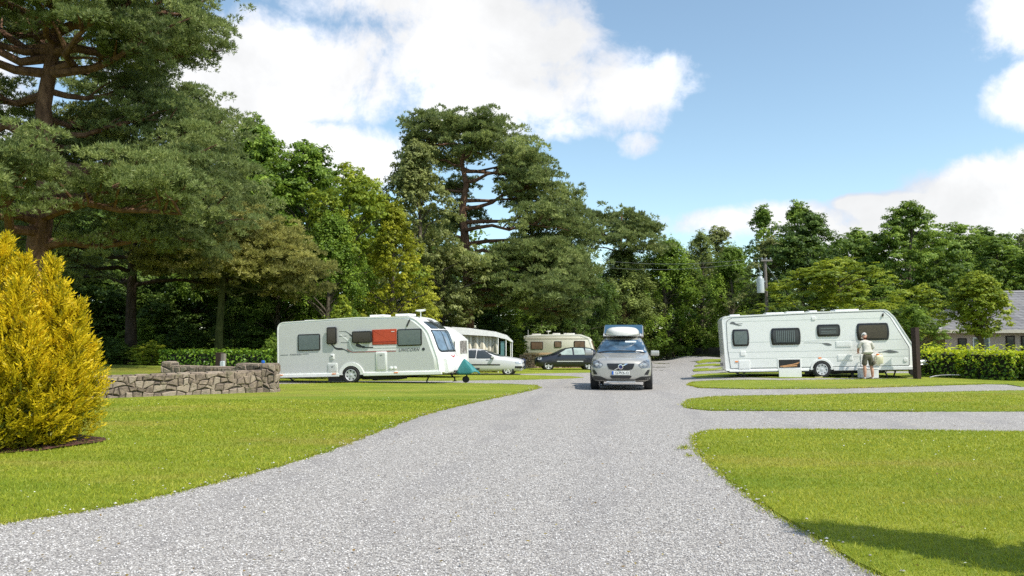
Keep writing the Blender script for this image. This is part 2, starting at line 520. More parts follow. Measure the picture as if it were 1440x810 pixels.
def gp(l, z=0): return [tuple(G(x, y, z)[:2]) for x, y in l]
far = [(1030, 503.5), (1015, 503.2), (985, 501.5), (925, 499.3), (880, 498.5), (800, 501), (700, 506)]
drive = [(-9.5, -12), (16, -12), (30, 2), (30, 40)] + gp(far) + [(-6, 60), (-11, 32), (-14, 24), (-14, 2)]
sheet('gravel_drive', drive, M_GRAVEL, .0, 2.0)

def smooth_line(pts, k=4):
    out = []; n = len(pts)
    for i in range(n - 1):
        p0 = Vector(pts[max(0, i - 1)]); p1 = Vector(pts[i]); p2 = Vector(pts[i + 1]); p3 = Vector(pts[min(n - 1, i + 2)])
        for j in range(k):
            t = j / k
            out.append(tuple(.5 * ((2 * p1) + (-p0 + p2) * t + (2 * p0 - 5 * p1 + 4 * p2 - p3) * t * t + (-p0 + 3 * p1 - 3 * p2 + p3) * t ** 3)))
    out.append(tuple(pts[-1])); return out

L1e = smooth_line(gp([(-260, 790), (0, 737), (100, 722), (200, 703), (330, 672), (450, 638), (520, 611), (600, 582), (680, 563), (730, 552.5), (757, 546)]), 3) + gp([(752, 542.6), (700, 540.5), (600, 539), (500, 539.3), (380, 541.3)])
L1 = L1e + [(-10.5, 30), (-12, 36), (-20, 38), (-60, 38), (-60, -10), (-14, -10)]
L2 = gp([(392, 536.2), (620, 535.6), (740, 534.2), (800, 532.4), (820, 531), (802, 529.3), (735, 527.8), (620, 527.6), (392, 528)])
L3 = gp([(560, 525), (735, 525.6), (830, 524), (858, 521.5), (868, 517), (862, 512), (800, 509.5), (735, 508.5), (640, 510), (560, 514)])
L0 = [(-10.3, 36), (-6.5, 36.2), (-6.3, 44), (-5, 56), (-30, 60), (-40, 40)]
R1 = smooth_line(gp([(1330, 860), (1240, 812), (1150, 757), (1100, 728), (1060, 702), (1010, 662), (986, 637), (978, 619), (988, 609.5), (1012, 606)]), 3) + gp([(1100, 605.2), (1300, 607), (1440, 609), (1700, 613)]) + [(26, 8), (26, -10), (6, -10)]
R2 = gp([(1900, 579), (1300, 579), (1000, 577.5), (970, 574.5), (962, 570), (972, 562.5), (1008, 558.5), (1100, 557), (1300, 553), (1440, 550.3), (1700, 546)]) + [(28, 17)]
R3 = gp([(968, 541.5), (984, 545.5), (1050, 547.3), (1180, 546.6), (1300, 543), (1385, 540.3), (1418, 541), (1436, 544.2), (1700, 543)]) + [(29, 24), (29, 38)] + gp([(1330, 520), (1302, 527), (1292, 533.2), (1100, 535.8), (1000, 536), (975, 537.8)])
R4 = gp([(972, 529), (978, 531.4), (1100, 531.8), (1290, 531.3), (1290, 525.6), (1000, 525.8), (978, 526.6)])
R5 = gp([(975, 520.4), (978, 522.4), (1100, 522.4), (1290, 522), (1290, 518.4), (1100, 518.4), (979, 518.6)])
R6 = gp([(976, 514.6), (980, 515.9), (1290, 515.9), (1290, 513), (982, 513)])
R7 = gp([(978, 509.5), (982, 511.2), (1290, 511.2), (1290, 505.3), (990, 505.6)])
LAWNS = {}
for i, (nm, pl, nr) in enumerate((('left_lawn', L1, 1), ('lawn_strip', L2, 0), ('lawn_strip', L3, 0), ('lawn_by_the_wood', L0, 0), ('right_lawn', R1, 1), ('lawn_strip', R2, 1), ('lawn_strip', R3, 0),
                                 ('lawn_strip', R4, 0), ('lawn_strip', R5, 0), ('lawn_strip', R6, 0), ('lawn_strip', R7, 0))):
    o = sheet(nm, pl, M_LAWN, .022, 1.5, kind='structure', jit=.016 if i in (0, 4, 5, 6) else .02, seed=i, skirt=1)
    LAWNS[i] = pl

# grass blades on the near lawns, small stones on the near gravel
M_BLADE = leafmat('grass_blades', (.12, .19, .010), (.29, .36, .022), (.58, .55, .07), .4, .5, .3)
def vary_blades():
    # dry, lush and mown bands shared by all the blades (world position noise)
    nt = M_BLADE.node_tree; b = NB(nt); p = b.pos(); rmp = [n for n in nt.nodes if n.type == 'VALTORGB'][0].outputs[0]
    st = b.n('ShaderNodeMapping'); b.put(st.inputs[0], p); st.inputs['Scale'].default_value = (.35, 1, 1); sv = st.outputs[0]
    dry = b.mr(b.noise(sv, .6, 6, .65), .48, .68, 0, .7); lush = b.mr(b.noise(sv, .35, 4, .6), .50, .66, 0, .6)
    users = [l.to_socket for l in nt.links if l.from_socket == rmp]
    c = b.mix(dry, rmp, (.44, .37, .09, 1)); c = b.mix(lush, c, (.15, .26, .02, 1))
    bare = b.mr(b.noise(p, 1.9, 5, .7), .66, .76, 0, .6); c = b.mix(bare, c, (.30, .24, .12, 1))
    for u in users: nt.links.new(c, u)
vary_blades()
def grass(name, poly, dmax, n0, seed, z=.02):
    rng = np.random.default_rng(seed); P = np.array([p[:2] for p in poly])
    lo = np.maximum(P.min(0), [-13, 3.6]); hi = np.minimum(P.max(0), [17, dmax])
    n = int((hi - lo).prod() * n0); Q = rng.uniform(lo, hi, (n, 2))
    d = Q[:, 1]; keep = (rng.random(n) < np.clip((6.5 / d) ** 1.5, 0, 1)) & (np.abs(Q[:, 0]) < d * .95 + 2.5)
    Q = Q[keep]; Q = Q[inpoly(Q, poly)]; n = len(Q); d = Q[:, 1]
    zz = np.array([gz(x, y) for x, y in Q]) + z
    h = rng.uniform(.018, .042, n); w = .0035 * np.clip(d / 6, 1, 3) * rng.uniform(.7, 1.4, n)
    a = rng.uniform(0, 2 * np.pi, n); ln = rng.normal(0, .6, (n, 2)) * h[:, None]
    B = np.stack([Q[:, 0], Q[:, 1], zz], 1); dx = np.stack([np.cos(a) * w, np.sin(a) * w, a * 0], 1)
    T = B + np.stack([ln[:, 0], ln[:, 1], h], 1)
    V = np.stack([B - dx, B + dx, T], 1).reshape(-1, 3)
    # patches of drier / greener turf
    pt = .5 + .25 * np.sin(Q[:, 0] * 1.1 + 2 * np.sin(Q[:, 1] * .7)) * np.sin(Q[:, 1] * 1.7 + seed)
    o = np_mesh(name, V, 3, np.clip(pt * .5 + rng.random(n) * .55, 0, 1), M_BLADE); tag(o, kind='stuff')
    return o
grass('grass', L1, 19, 2600, 1); grass('grass', R1, 15, 2600, 2); grass('grass', R2, 21, 1800, 3)
def pebbles():
    rng = np.random.default_rng(9); n = 150000
    d = 3.8 + 9 * rng.random(n) ** 1.5; x = rng.uniform(-1, 1, n) * (d * .80 + 1.5); Q = np.stack([x, d], 1)
    Q = Q[inpoly(Q, drive)]
    for k in (0, 4, 5): Q = Q[~inpoly(Q, LAWNS[k])]
    n = len(Q); s = rng.uniform(.005, .011, n) ; C = np.stack([Q[:, 0], Q[:, 1], s * .25], 1)
    oc = np.array([[1, 0, 0], [0, 1, 0], [-1, 0, 0], [0, -1, 0], [0, 0, .75]], float)
    V5 = oc[None] * s[:, None, None] * rng.uniform(.65, 1.25, (n, 5, 1)); a = rng.uniform(0, 6.28, n)
    c, sn = np.cos(a), np.sin(a); X = V5[..., 0] * c[:, None] - V5[..., 1] * sn[:, None]; Y = V5[..., 0] * sn[:, None] + V5[..., 1] * c[:, None]
    V5 = np.stack([X, Y, V5[..., 2]], -1) + C[:, None]
    tri = np.stack([V5[:, [0, 1, 4]], V5[:, [1, 2, 4]], V5[:, [2, 3, 4]], V5[:, [3, 0, 4]]], 1).reshape(-1, 3)
    m, nt = mat_new('pebble'); b = NB(nt)
    b.out(b.bsdf(b.ramp(b.attr('val'), [(0, (.20, .185, .18)), (.5, (.40, .38, .37)), (1, (.62, .60, .58))]), .75, spec=.3))
    o = np_mesh('loose_gravel', tri, 3, np.repeat(rng.random(n), 4), m); tag(o, kind='stuff')
pebbles()
def edge_tufts(poly, seed):
    # grass creeping over the cut edge, and daisies / clover heads in the turf
    rng = np.random.default_rng(seed); P = []
    for i in range(len(poly)):
        a = np.array(poly[i][:2]); c = np.array(poly[(i + 1) % len(poly)][:2]); L = np.linalg.norm(c - a)
        if min(a[1], c[1]) < 2 or max(a[1], c[1]) > 34 or max(abs(a[0]), abs(c[0])) > 16: continue
        n = int(L * 420); t = rng.random((n, 1)); P.append(a + (c - a) * t + rng.normal(0, .028, (n, 2)) * (1 + np.sin(t * L * 9) * .7))
    Q = np.concatenate(P); d = Q[:, 1]; n = len(Q); h = rng.uniform(.02, .055, n); w = .004 * np.clip(d / 6, 1, 3)
    a = rng.uniform(0, 6.28, n); B = np.stack([Q[:, 0], Q[:, 1], np.array([gz(x, y) for x, y in Q])], 1); dx = np.stack([np.cos(a) * w, np.sin(a) * w, a * 0], 1)
    ln = rng.normal(0, .9, (n, 2)) * h[:, None]; T = B + np.stack([ln[:, 0], ln[:, 1], h], 1)
    o = np_mesh('edge_grass', np.stack([B - dx, B + dx, T], 1).reshape(-1, 3), 3, np.clip(rng.random(n) * .9, 0, 1), M_BLADE); tag(o, kind='stuff')
for i_, k_ in enumerate((0, 4, 5, 6)): edge_tufts(LAWNS[k_], 40 + i_)
def daisies():
    rng = np.random.default_rng(3); Vs = []
    for k, n in ((0, 900), (4, 420), (5, 250)):
        Q = np.stack([rng.uniform(-12, 15, n * 6), rng.uniform(4, 22, n * 6)], 1); Q = Q[inpoly(Q, LAWNS[k])][:n]
        Q = Q[(np.sin(Q[:, 0] * 1.3) + np.sin(Q[:, 1] * 1.1 + 1) + rng.normal(0, .8, len(Q))) > .1]
        for x, y in Q:
            r = rng.uniform(.006, .012); z = gz(x, y) + .055; a = rng.uniform(0, 1.5)
            for j in range(4): Vs.append((x + r * math.cos(a + j * 1.57), y + r * math.sin(a + j * 1.57), z + rng.normal(0, .002)))
    o = np_mesh('daisies', np.array(Vs), 4, np.ones(len(Vs) // 4), simple_white()); tag(o, kind='stuff')
def simple_white():
    m, nt = mat_new('daisy_petal'); b = NB(nt); b.out(b.bsdf((.75, .75, .66), .7)); return m
daisies()
def spilled():
    # stones kicked into the turf, dry leaves and specks on the drive
    rng = np.random.default_rng(12); Vs = []; vals = []
    for k in (0, 4, 5, 6):
        poly = LAWNS[k]
        for i in range(len(poly)):
            a = np.array(poly[i][:2]); c = np.array(poly[(i + 1) % len(poly)][:2]); L = np.linalg.norm(c - a)
            if min(a[1], c[1]) < 3 or max(a[1], c[1]) > 26 or max(abs(a[0]), abs(c[0])) > 14: continue
            for _ in range(int(L * 13)):
                q = a + (c - a) * rng.random() + rng.normal(0, .09, 2); s = rng.uniform(.007, .016); z = gz(*q) + .032
                o = np.array([[1, 0, 0], [0, 1, 0], [-1, 0, 0], [0, -1, 0]]) * s * rng.uniform(.7, 1.2, (4, 1)); T = np.array([q[0], q[1], z + s * .7]); B = o + [q[0], q[1], z]
                for j in range(4): Vs += [B[j], B[(j + 1) % 4], T]
                vals += [rng.random()] * 4
    m = bpy.data.materials['pebble']; o = np_mesh('spilled_stones', np.array(Vs), 3, np.array(vals), m); tag(o, kind='stuff')
    Vs = []; vals = []
    for _ in range(900):
        y = 4.2 + 20 * rng.random() ** 1.6; x = rng.uniform(-.66, .66) * y; r = rng.uniform(.008, .022); a = rng.uniform(0, 6.28); z = gz(x, y) + .03
        for j, (u, v) in enumerate(((-1, 0), (0, .45), (1, 0), (0, -.45))): Vs.append((x + r * (u * math.cos(a) - v * math.sin(a)), y + r * (u * math.sin(a) + v * math.cos(a)), z + rng.normal(0, .004)))
        vals.append(rng.random())
    o = np_mesh('fallen_leaves', np.array(Vs), 4, np.array(vals), leafmat('dry_leaf', (.10, .06, .02), (.25, .15, .05), (.40, .33, .08))); tag(o, kind='stuff')
spilled()
def weed(px, py, r, label, n=60, seed=0):
    rng = np.random.default_rng(seed); g = G(px, py); C = np.repeat(np.array([[g.x, g.y, g.z + .01]]), n, 0) + np.concatenate([rng.normal(0, r * .4, (n, 2)), np.zeros((n, 1))], 1)
    D = unit(rng.normal(0, .6, (n, 3)) + [0, 0, 1]); L = rng.uniform(.5, 1, n) * r * .7
    o = np_mesh('weed_tuft', leaf_quads(C + D * L[:, None] / 2, np.cross(D, rng.normal(size=(n, 3))), L, .012, rng, T=D), 4, rng.random(n), M_BLADE); tag(o, label, 'weed', 'weeds growing in the gravel', 'stuff')
weed(962, 632, .12, 'small weed tuft in the gravel beside the tip of the big right lawn', seed=1); weed(968, 643, .08, 'tiny weed sprig just below the weed tuft by the right lawn', 30, 2)
# ================================================================== vegetation
M_BARK = None
def barkmat(name, a, c, scale=9):
    m, nt = mat_new(name); b = NB(nt); v = b.obj()
    mp = b.n('ShaderNodeMapping'); b.put(mp.inputs[0], v); mp.inputs['Scale'].default_value = (1, 1, .25)
    n = b.noise(mp.outputs[0], scale, 6, .7, .6)
    b.out(b.bsdf(b.ramp(n, [(.35, a), (.65, c)]), .9, spec=.15, normal=b.bump(n, .9, .06))); return m
BARK = barkmat('bark_grey', (.05, .04, .03), (.16, .135, .10)); PINEBARK = barkmat('bark_pine', (.075, .042, .028), (.26, .15, .095), 5)
IVYBARK = barkmat('bark_mossy', (.03, .04, .012), (.10, .11, .035), 6)
LM = {
 'mid':   leafmat('leaf_mid', (0.053, 0.100, 0.012), (0.136, 0.224, 0.024), (0.307, 0.425, 0.053)),
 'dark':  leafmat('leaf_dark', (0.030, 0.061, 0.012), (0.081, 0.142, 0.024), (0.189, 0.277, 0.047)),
 'lime':  leafmat('leaf_lime', (0.079, 0.126, 0.011), (0.210, 0.284, 0.023), (0.420, 0.462, 0.042)),
 'olive': leafmat('leaf_olive', (0.090, 0.112, 0.034), (0.202, 0.230, 0.067), (0.381, 0.414, 0.134)),
 'yellow': leafmat('leaf_yellow', (.10, .13, .010), (.27, .30, .022), (.50, .49, .04)),
 'oak':   leafmat('leaf_oak', (0.057, 0.105, 0.016), (0.149, 0.236, 0.032), (0.324, 0.432, 0.061)),
 'willow': leafmat('leaf_willow', (0.075, 0.106, 0.027), (0.169, 0.219, 0.053), (0.338, 0.400, 0.106)),
 'pine':  leafmat('needle_pine', (.080, .11, .036), (.185, .24, .074), (.37, .42, .14), .35, .5),
 'pinewarm': leafmat('needle_olive', (0.110, 0.121, 0.033), (0.264, 0.264, 0.072), (0.473, 0.451, 0.132), .35, .5),
 'gold':  leafmat('golden_spray', (.05, .085, .006), (.42, .36, .008), (.86, .64, .02), .35, .5),
 'hedge': leafmat('leaf_hedge', (.03, .075, .010), (.10, .20, .02), (.28, .42, .04), .3, .4),
 'hedgey': leafmat('leaf_hedge_yellow', (0.041, 0.095, 0.008), (0.135, 0.257, 0.016), (0.567, 0.621, 0.027), .35, .45),
}

DENS = 7.5
def crown_leaves(rng, clumps, leaf, dens, up=.5, flat=.8, aspect=.62, bias=-.35, jit=.35, hang=0):
    """clumps: array (x,y,z,r,val). leaf-sized faces spread through every clump's shell"""
    Cs = []; Ns = []; Vs = []; Ls = []
    for x, y, z, r, v in clumps:
        n = max(12, int(DENS * dens * r * r / (leaf * leaf)))
        # sprays: small sub-clusters on the clump's shell, some standing well proud of it
        m = 13; k = unit(rng.normal(size=(m * 2, 3))); k = k[k[:, 2] > bias + rng.normal(0, .3, len(k))][:m]; m = len(k)
        kr = r * rng.uniform(.16, .42, m); kd = r * rng.uniform(.55, 1.18, m)
        w = kr ** 1.6; idx = rng.choice(m, n, p=w / w.sum())
        e = unit(rng.normal(size=(n, 3))); e[:, 2] = np.where(e[:, 2] < -.3, -e[:, 2], e[:, 2])
        q = k[idx] * kd[idx][:, None] + e * (kr[idx] * (.35 + .75 * rng.random(n)))[:, None] * np.array([1.15, 1.15, .8])
        c = np.array([x, y, z]) + q * np.array([1, 1, flat]); d = unit(e * .6 + k[idx] * .6)
        sv = rng.normal(0, .10, m)[idx]
        if hang: c[:, 2] -= hang * rng.random(n) * r
        Cs.append(c); Ns.append(d * .75 + np.array([0, 0, up]) + rng.normal(0, jit, (n, 3)))
        Vs.append(np.clip(v + sv + rng.normal(0, .13, n), 0, 1)); Ls.append(leaf * rng.uniform(.6, 1.35, n))
    C = np.concatenate(Cs); N = unit(np.concatenate(Ns)); L = np.concatenate(Ls)
    return leaf_quads(C, N, L, L * aspect, rng), np.concatenate(Vs)

def limbs(mb, rng, trunk, clumps, r0, every=3, n=6):
    """trunk: list of points; limbs run from the trunk to the clumps"""
    T = [Vector(p) for p in trunk]; H = T[-1].z
    mb.tube(T, [r0 * (1 - .8 * max(0, p.z / (H + .01)) ** .9) * (1.35 if i == 0 else 1) for i, p in enumerate(T)], 10)
    for c in clumps[::every]:
        e = Vector(c[:3]); zs = max(T[0].z + .12 * H, min(H * .95, e.z - .45 * Vector((e.x, e.y)).length - .3))
        k = 0
        while k < len(T) - 2 and T[k + 1].z < zs: k += 1
        t = (zs - T[k].z) / max(1e-6, T[k + 1].z - T[k].z); s = T[k].lerp(T[k + 1], min(1, max(0, t)))
        m = s.lerp(e, .5) + Vector((rng.normal(0, .15), rng.normal(0, .15), .12 * (e - s).length))
        rr = r0 * .30 * (1 - .5 * zs / H)
        mb.tube([s, s.lerp(m, .5) + Vector((0, 0, .04)), m, e], [rr, rr * .8, rr * .55, rr * .2], n)

def broadleaf_data(seed, h, r, base=.15, nc=70, leaf=.16, dens=3.2, shape='round', cl=(.55, 1.15), flat=.8, hang=0, up=.5, airy=0):
    rng = np.random.default_rng(seed); cl_ = []
    lobes = [(rng.uniform(0, 6.28), rng.uniform(.1, .35), rng.uniform(0, 6.28)) for _ in range(5)]
    tries = 0
    while len(cl_) < nc and tries < nc * 30:
        tries += 1
        t = rng.random() ** .8; z = h * (base + (1 - base) * t)
        if shape == 'round': w = math.sqrt(max(0, 1 - (2 * t - .95) ** 2)) if t > .45 else .55 + .45 * math.sin(t / .45 * 1.57)
        elif shape == 'cone': w = (1 - t) ** .75 + .08
        elif shape == 'egg': w = math.sin(math.pi * (.15 + .85 * t) ** .8) ** .7
        elif shape == 'spread': w = .35 + .75 * math.sin(math.pi * min(1, t * 1.02)) ** .6
        elif shape == 'ball': w = math.sqrt(max(0, 1 - (2 * t - 1) ** 2))
        else: w = 1 - .3 * t
        a = rng.uniform(0, 6.28); k = 1
        for la, lw, lp in lobes: k += lw * math.sin(2 * a + la + 4 * t + lp) * .55
        rad = r * w * k * (1 - .55 * rng.random() ** 2.2)
        cr = rng.uniform(*cl) * (r / 4) ** .5
        rad = max(0, rad - cr * .6)
        cl_.append((rad * math.cos(a), rad * math.sin(a), z - cr * .5, cr, np.clip(.5 + rng.normal(0, .17), .05, .95)))
    V, val = crown_leaves(rng, cl_, leaf, dens * (1 - airy), up, flat, hang=hang)
    mb = MB(); tr = [(0, 0, -.3)]; x = y = 0
    for i in range(1, 8):
        x += rng.normal(0, .1) * h / 12; y += rng.normal(0, .1) * h / 12; tr.append((x, y, h * .86 * i / 7))
    limbs(mb, rng, tr, cl_, .028 * h if shape != 'ball' else .04 * h)
    return V, val, mb

LABS = {}
def tree(name, pos, data_or_src, leaf_mat, bark=None, label=None, cat='tree', group=None, rot=0, scale=(1, 1, 1)):
    root = empty(name, pos, (0, 0, rot), label, cat, group); root.scale = scale
    if isinstance(data_or_src, tuple) and len(data_or_src) == 3:
        V, val, mb = data_or_src
        np_mesh('crown', V, 4, val, leaf_mat, root)
        mb.build('trunk', bark or BARK, root, smooth=True)
    else:
        for ch in data_or_src.children:
            c = ch.copy(); c.parent = root; COL.objects.link(c)
            if ch.name.startswith('crown') and leaf_mat is not None:
                c.material_slots[0].link = 'OBJECT'; c.material_slots[0].material = leaf_mat
    return root

# ---- pines
def needle_tris(rng, C, D, L, w, k):
    """k thin needles fanning out of every tuft"""
    n = len(C); Cn = np.repeat(C, k, 0); Dn = unit(np.repeat(D, k, 0) + rng.normal(0, .55, (n * k, 3)))
    Ln = L * rng.uniform(.6, 1.2, (n * k, 1)); B = unit(np.cross(Dn, rng.normal(size=(n * k, 3)))) * w * .5
    tip = Cn + Dn * Ln; mid = Cn + Dn * Ln * .45
    return np.stack([Cn, mid - B, tip, mid + B], 1).reshape(-1, 3)

def pine(name, pos, h, trunk, limbspec, seed, label, group=None, tuft=.2, w=.03, dens=46, k=6, r0=.35, mat='pine', padr=(.55, 1.0), flat=.42, rot=0, bark=None, cat='pine tree', twigs=6, droop=0, ust=.32):
    rng = np.random.default_rng(seed); mb = MB()
    T = [Vector(p) for p in trunk]
    rad = [r0 * (1.25 if i == 0 else 1) * (1 - .75 * (i / (len(T) - 1)) ** 1.2) for i in range(len(T))]
    mb.tube(T, rad, 12)
    pads = []
    for (z0, az, L, rise) in limbspec:
        i = 0
        while i < len(T) - 2 and T[i + 1].z < z0: i += 1
        t = (z0 - T[i].z) / (T[i + 1].z - T[i].z); s = T[i].lerp(T[i + 1], max(0, min(1, t)))
        dr = Vector((math.cos(az), math.sin(az), 0)); sd = Vector((-dr.y, dr.x, 0)); pts = [s]
        cur = 0
        for j in range(1, 6):
            u = j / 5; cur += rng.normal(0, .07) * L
            pts.append(s + dr * L * u + sd * cur * .8 + Vector((0, 0, rise * L * (u ** (1.5 if rise > 0 else 1.1)) + rng.normal(0, .03) * L - droop * L * u * u)))
        rr = max(.03, r0 * .36 * min(1, L / 5) + .02)
        mb.tube(pts, [rr * (1 - .8 * q / 5) for q in range(6)], 7)
        nt_ = int(twigs * max(1, L / 3))
        for j in range(nt_):
            u = ust + (1 - ust) * (j + rng.random()) / nt_; q = min(4.999, u * 5); p = pts[int(q)].lerp(pts[int(q) + 1], q - int(q))
            a2 = az + rng.choice([-1, 1]) * rng.uniform(.25, 1.3) * (1.15 - .5 * u); tl = L * rng.uniform(.12, .30) * (1.25 - .4 * u) + .3
            e = p + Vector((math.cos(a2) * tl, math.sin(a2) * tl, tl * rng.uniform(-.15, 1.0)))
            mb.tube([p, p.lerp(e, .5) + Vector((0, 0, .06 * tl)), e], [rr * .3, rr * .22, rr * .1], 5)
            pads.append((e.x, e.y, e.z, rng.uniform(*padr)))
        pads.append((*pts[-1], rng.uniform(*padr)))
    Cs = []; Ds = []; Vv = []
    for x, y, z, r in pads:
        v = np.clip(.5 + rng.normal(0, .2), .05, .95)
        for _ in range(rng.integers(6, 10)):   # sub-pads
            ox, oy = rng.normal(0, .55 * r, 2); oz = rng.normal(0, .30 * r); r2 = r * rng.uniform(.24, .52); n = int(dens * r2 * r2 * 3.0)
            d = unit(rng.normal(size=(n, 3))); d[:, 2] = np.abs(d[:, 2]) * 1.0 - .25
            q = d * (r2 * (.55 + .45 * rng.random(n)))[:, None] * np.array([1, 1, flat * 1.45]) + np.array([x + ox, y + oy, z + oz])
            Cs.append(q); Ds.append(d * .8 + np.array([0, 0, .65])); Vv.append(np.clip(v + rng.normal(0, .15, n), 0, 1))
    C = np.concatenate(Cs); D = np.concatenate(Ds)
    V = needle_tris(rng, C, unit(D), tuft, w, k)
    root = empty(name, pos, (0, 0, rot), label, cat, group)
    np_mesh('crown', V, 4, np.repeat(np.concatenate(Vv), k), LM[mat], root)
    mb.build('trunk', bark or PINEBARK, root, smooth=True)
    return root

def autolimbs(rng, z0, z1, n, prof, rise=(.1, .4), bias=None, bw=0):
    out = []
    for i in range(n):
        t = (i + rng.random() * .8) / n; a = i * 2.4 + rng.uniform(-.4, .4)
        if bias is not None and rng.random() < bw: a = bias + rng.uniform(-.9, .9)
        out.append((z0 + (z1 - z0) * t, a, prof(t) * rng.uniform(.75, 1.12), rng.uniform(*rise)))
    return out

rg = np.random.default_rng(4)
# big pine at the left, partly out of the frame
pA = at(52, 475, 27); gA = gz(pA.x, pA.y)
lA = autolimbs(rg, 4.6, 15.5, 30, lambda t: 6.2 - 1.6 * t, (.0, .22), -.5, .25)
lA += [(9.2, -2.9, 4.5, .25), (9.0, -.45, 5.5, -.05), (7.7, -.35, 6.0, .02), (10.8, -.2, 5.9, .05), (12.0, -.1, 6.1, .0), (13.5, .1, 6.0, .0), (11.2, -.3, 6.4, .02), (12.8, -.5, 6.4, .05), (6.2, -.6, 6.5, -.05), (6.6, -1.4, 4.6, 0), (5.8, -2.0, 4.5, .02)]
lA = [l for l in lA if not (6.6 < l[0] < 11.0 and math.sin(l[1]) < .15)]
lA += [(8.8, 3.2, 5.0, .22), (7.6, .05, 5.2, .1), (8.9, .12, 4.2, .2), (12.4, -1.2, 4.6, .1), (13.2, -2.2, 4.6, .1), (14.0, -1.7, 4.2, .1), (14.8, -.7, 4.6, .1), (15.4, -2.6, 4.4, .1), (11.8, -2.7, 4.8, .08), (10.4, 2.6, 5.2, .1), (11.2, 3.5, 5.2, .05), (9.8, 1.9, 4.0, .1), (12.2, 3.0, 4.6, .05), (8.4, 2.2, 4.8, .15), (13.4, 2.4, 4.6, .1)]
lA = [(z, a, L * (.80 if z > 8.0 and math.cos(a) > -.1 else 1), r_) for z, a, L, r_ in lA]
pine('scots_pine', (pA.x, pA.y, gA), 17, [(0, 0, -.3), (.1, 0, 2.5), (-.15, .1, 5), (.1, .1, 7.5), (-.05, -.1, 10), (.3, 0, 13), (.2, .1, 16)], lA, 11,
     'huge wide pine at the left edge, its top cut off by the frame', 'tall pines', tuft=.17, w=.03, dens=100, k=6, r0=.48, mat='pine', padr=(.6, 1.05), flat=.5, twigs=7)
pA2 = at(186, 475, 35)
lA2 = autolimbs(rg, 4.0, 13.8, 24, lambda t: 5.4 - 2.6 * t, (-.05, .2), -.3, .2) + [(9, -.3, 4.6, -.3), (7.8, -.4, 4.9, -.22), (10.0, -.1, 4.0, -.1), (8.6, .1, 4.6, -.12), (6.9, -.1, 4.8, -.1)]
pine('scots_pine', (pA2.x, pA2.y, gz(pA2.x, pA2.y)), 15, [(0, 0, -.3), (-.1, 0, 3), (-.15, .1, 6), (.15, 0, 8.4), (-.25, 0, 11), (.2, 0, 14.3)], lA2, 12,
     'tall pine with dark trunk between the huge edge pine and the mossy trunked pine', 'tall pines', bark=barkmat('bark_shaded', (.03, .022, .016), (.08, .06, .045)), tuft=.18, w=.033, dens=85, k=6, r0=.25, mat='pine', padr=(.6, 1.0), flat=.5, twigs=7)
pB = at(308, 475, 34)
lB = autolimbs(rg, 3.9, 7.0, 13, lambda t: 3.4 - 1.2 * t, (-.05, .12), -.3, .3) + [(4.6, -.3, 3.6, -.1), (4.9, 3.4, 2.9, -.05), (5.4, -.1, 3.9, -.12), (4.3, 0.1, 3.4, -.12)]
pine('scots_pine', (pB.x, pB.y, gz(pB.x, pB.y)), 8, [(0, 0, -.3), (0, 0, 2), (.05, .1, 4), (.15, 0, 5.6), (.3, 0, 7.4)], lB, 13,
     'smaller spreading pine on a mossy trunk behind the clipped hedge, left of the caravan', 'tall pines', tuft=.17, w=.034, dens=95, k=6, r0=.2, mat='pinewarm', padr=(.55, .95), flat=.45, bark=IVYBARK, twigs=6)
# hero pine in the middle
pF = at(655, 475, 55)
lF = [(17.2, 0, 1.8, .15), (17.0, 2.4, 2.6, .1), (16.8, 4.4, 2.2, .1), (16.2, 3.3, 3.6, .12), (16.0, 0.3, 3.6, .05), (15.4, 1.4, 2.4, .1), (15.3, 5.3, 2.8, .1), (14.8, 3.0, 3.0, .3), (14.4, .2, 4.6, .05), (13.6, -.3, 4.6, .08),
      (12.9, 2.9, 3.4, .25), (12.2, .15, 4.6, .12), (11.6, -.25, 5.6, .28), (10.6, .1, 7.2, .16), (10.0, -.4, 6.6, 0), (9.4, 3.3, 2.8, .2), (9.0, .25, 7.4, .1), (8.2, -.2, 6.8, -.05), (7.6, -.7, 5.5, -.05), (7.0, .1, 7.2, -.06), (6.2, -.35, 7.0, -.05),
      (5.6, 0.0, 7.6, -.1), (6.6, -1.3, 4.0, 0), (5.2, -.9, 5.6, -.08), (13.2, 1.6, 3, .1), (10.5, 1.8, 3.6, .1), (14.6, .6, 4.2, .1), (17.3, 3.2, 2.6, .12), (16.9, -1, 2.4, .1), (5.0, -.5, 7.0, -.08), (4.6, .2, 6.6, -.08), (6.0, 2.9, 3.0, 0), (7.8, .5, 6.6, -.05)]
pine('scots_pine', (pF.x, pF.y, gz(pF.x, pF.y)), 18.5, [(.3, 0, -.3), (.15, 0, 4), (.1, 0, 7.5), (-.1, 0, 9.6), (-.3, 0, 11.6), (0, 0, 13.4), (-.35, 0, 15), (.1, 0, 17.3)], lF, 14,
     'lone tall umbrella shaped pine with bare twisting reddish trunk in the middle of the wood', 'tall pines', tuft=.25, w=.055, dens=44, k=6, r0=.42, mat='pine', padr=(.8, 1.35), flat=.5, twigs=7, ust=.5)
pG = at(876, 475, 76)
lG = [(12.4, a, L, .12) for a, L in ((0, 3.0), (1.2, 2.5), (2.4, 2.6), (3.3, 3.2), (4.6, 2.4), (5.6, 3))] + [(13.8, a, 2.3, .2) for a in (.4, 1.9, 3.5, 5.0)] + [(11.0, a, 3.7, .1) for a in (0.1, 3.2, 4.4, 5.4)]
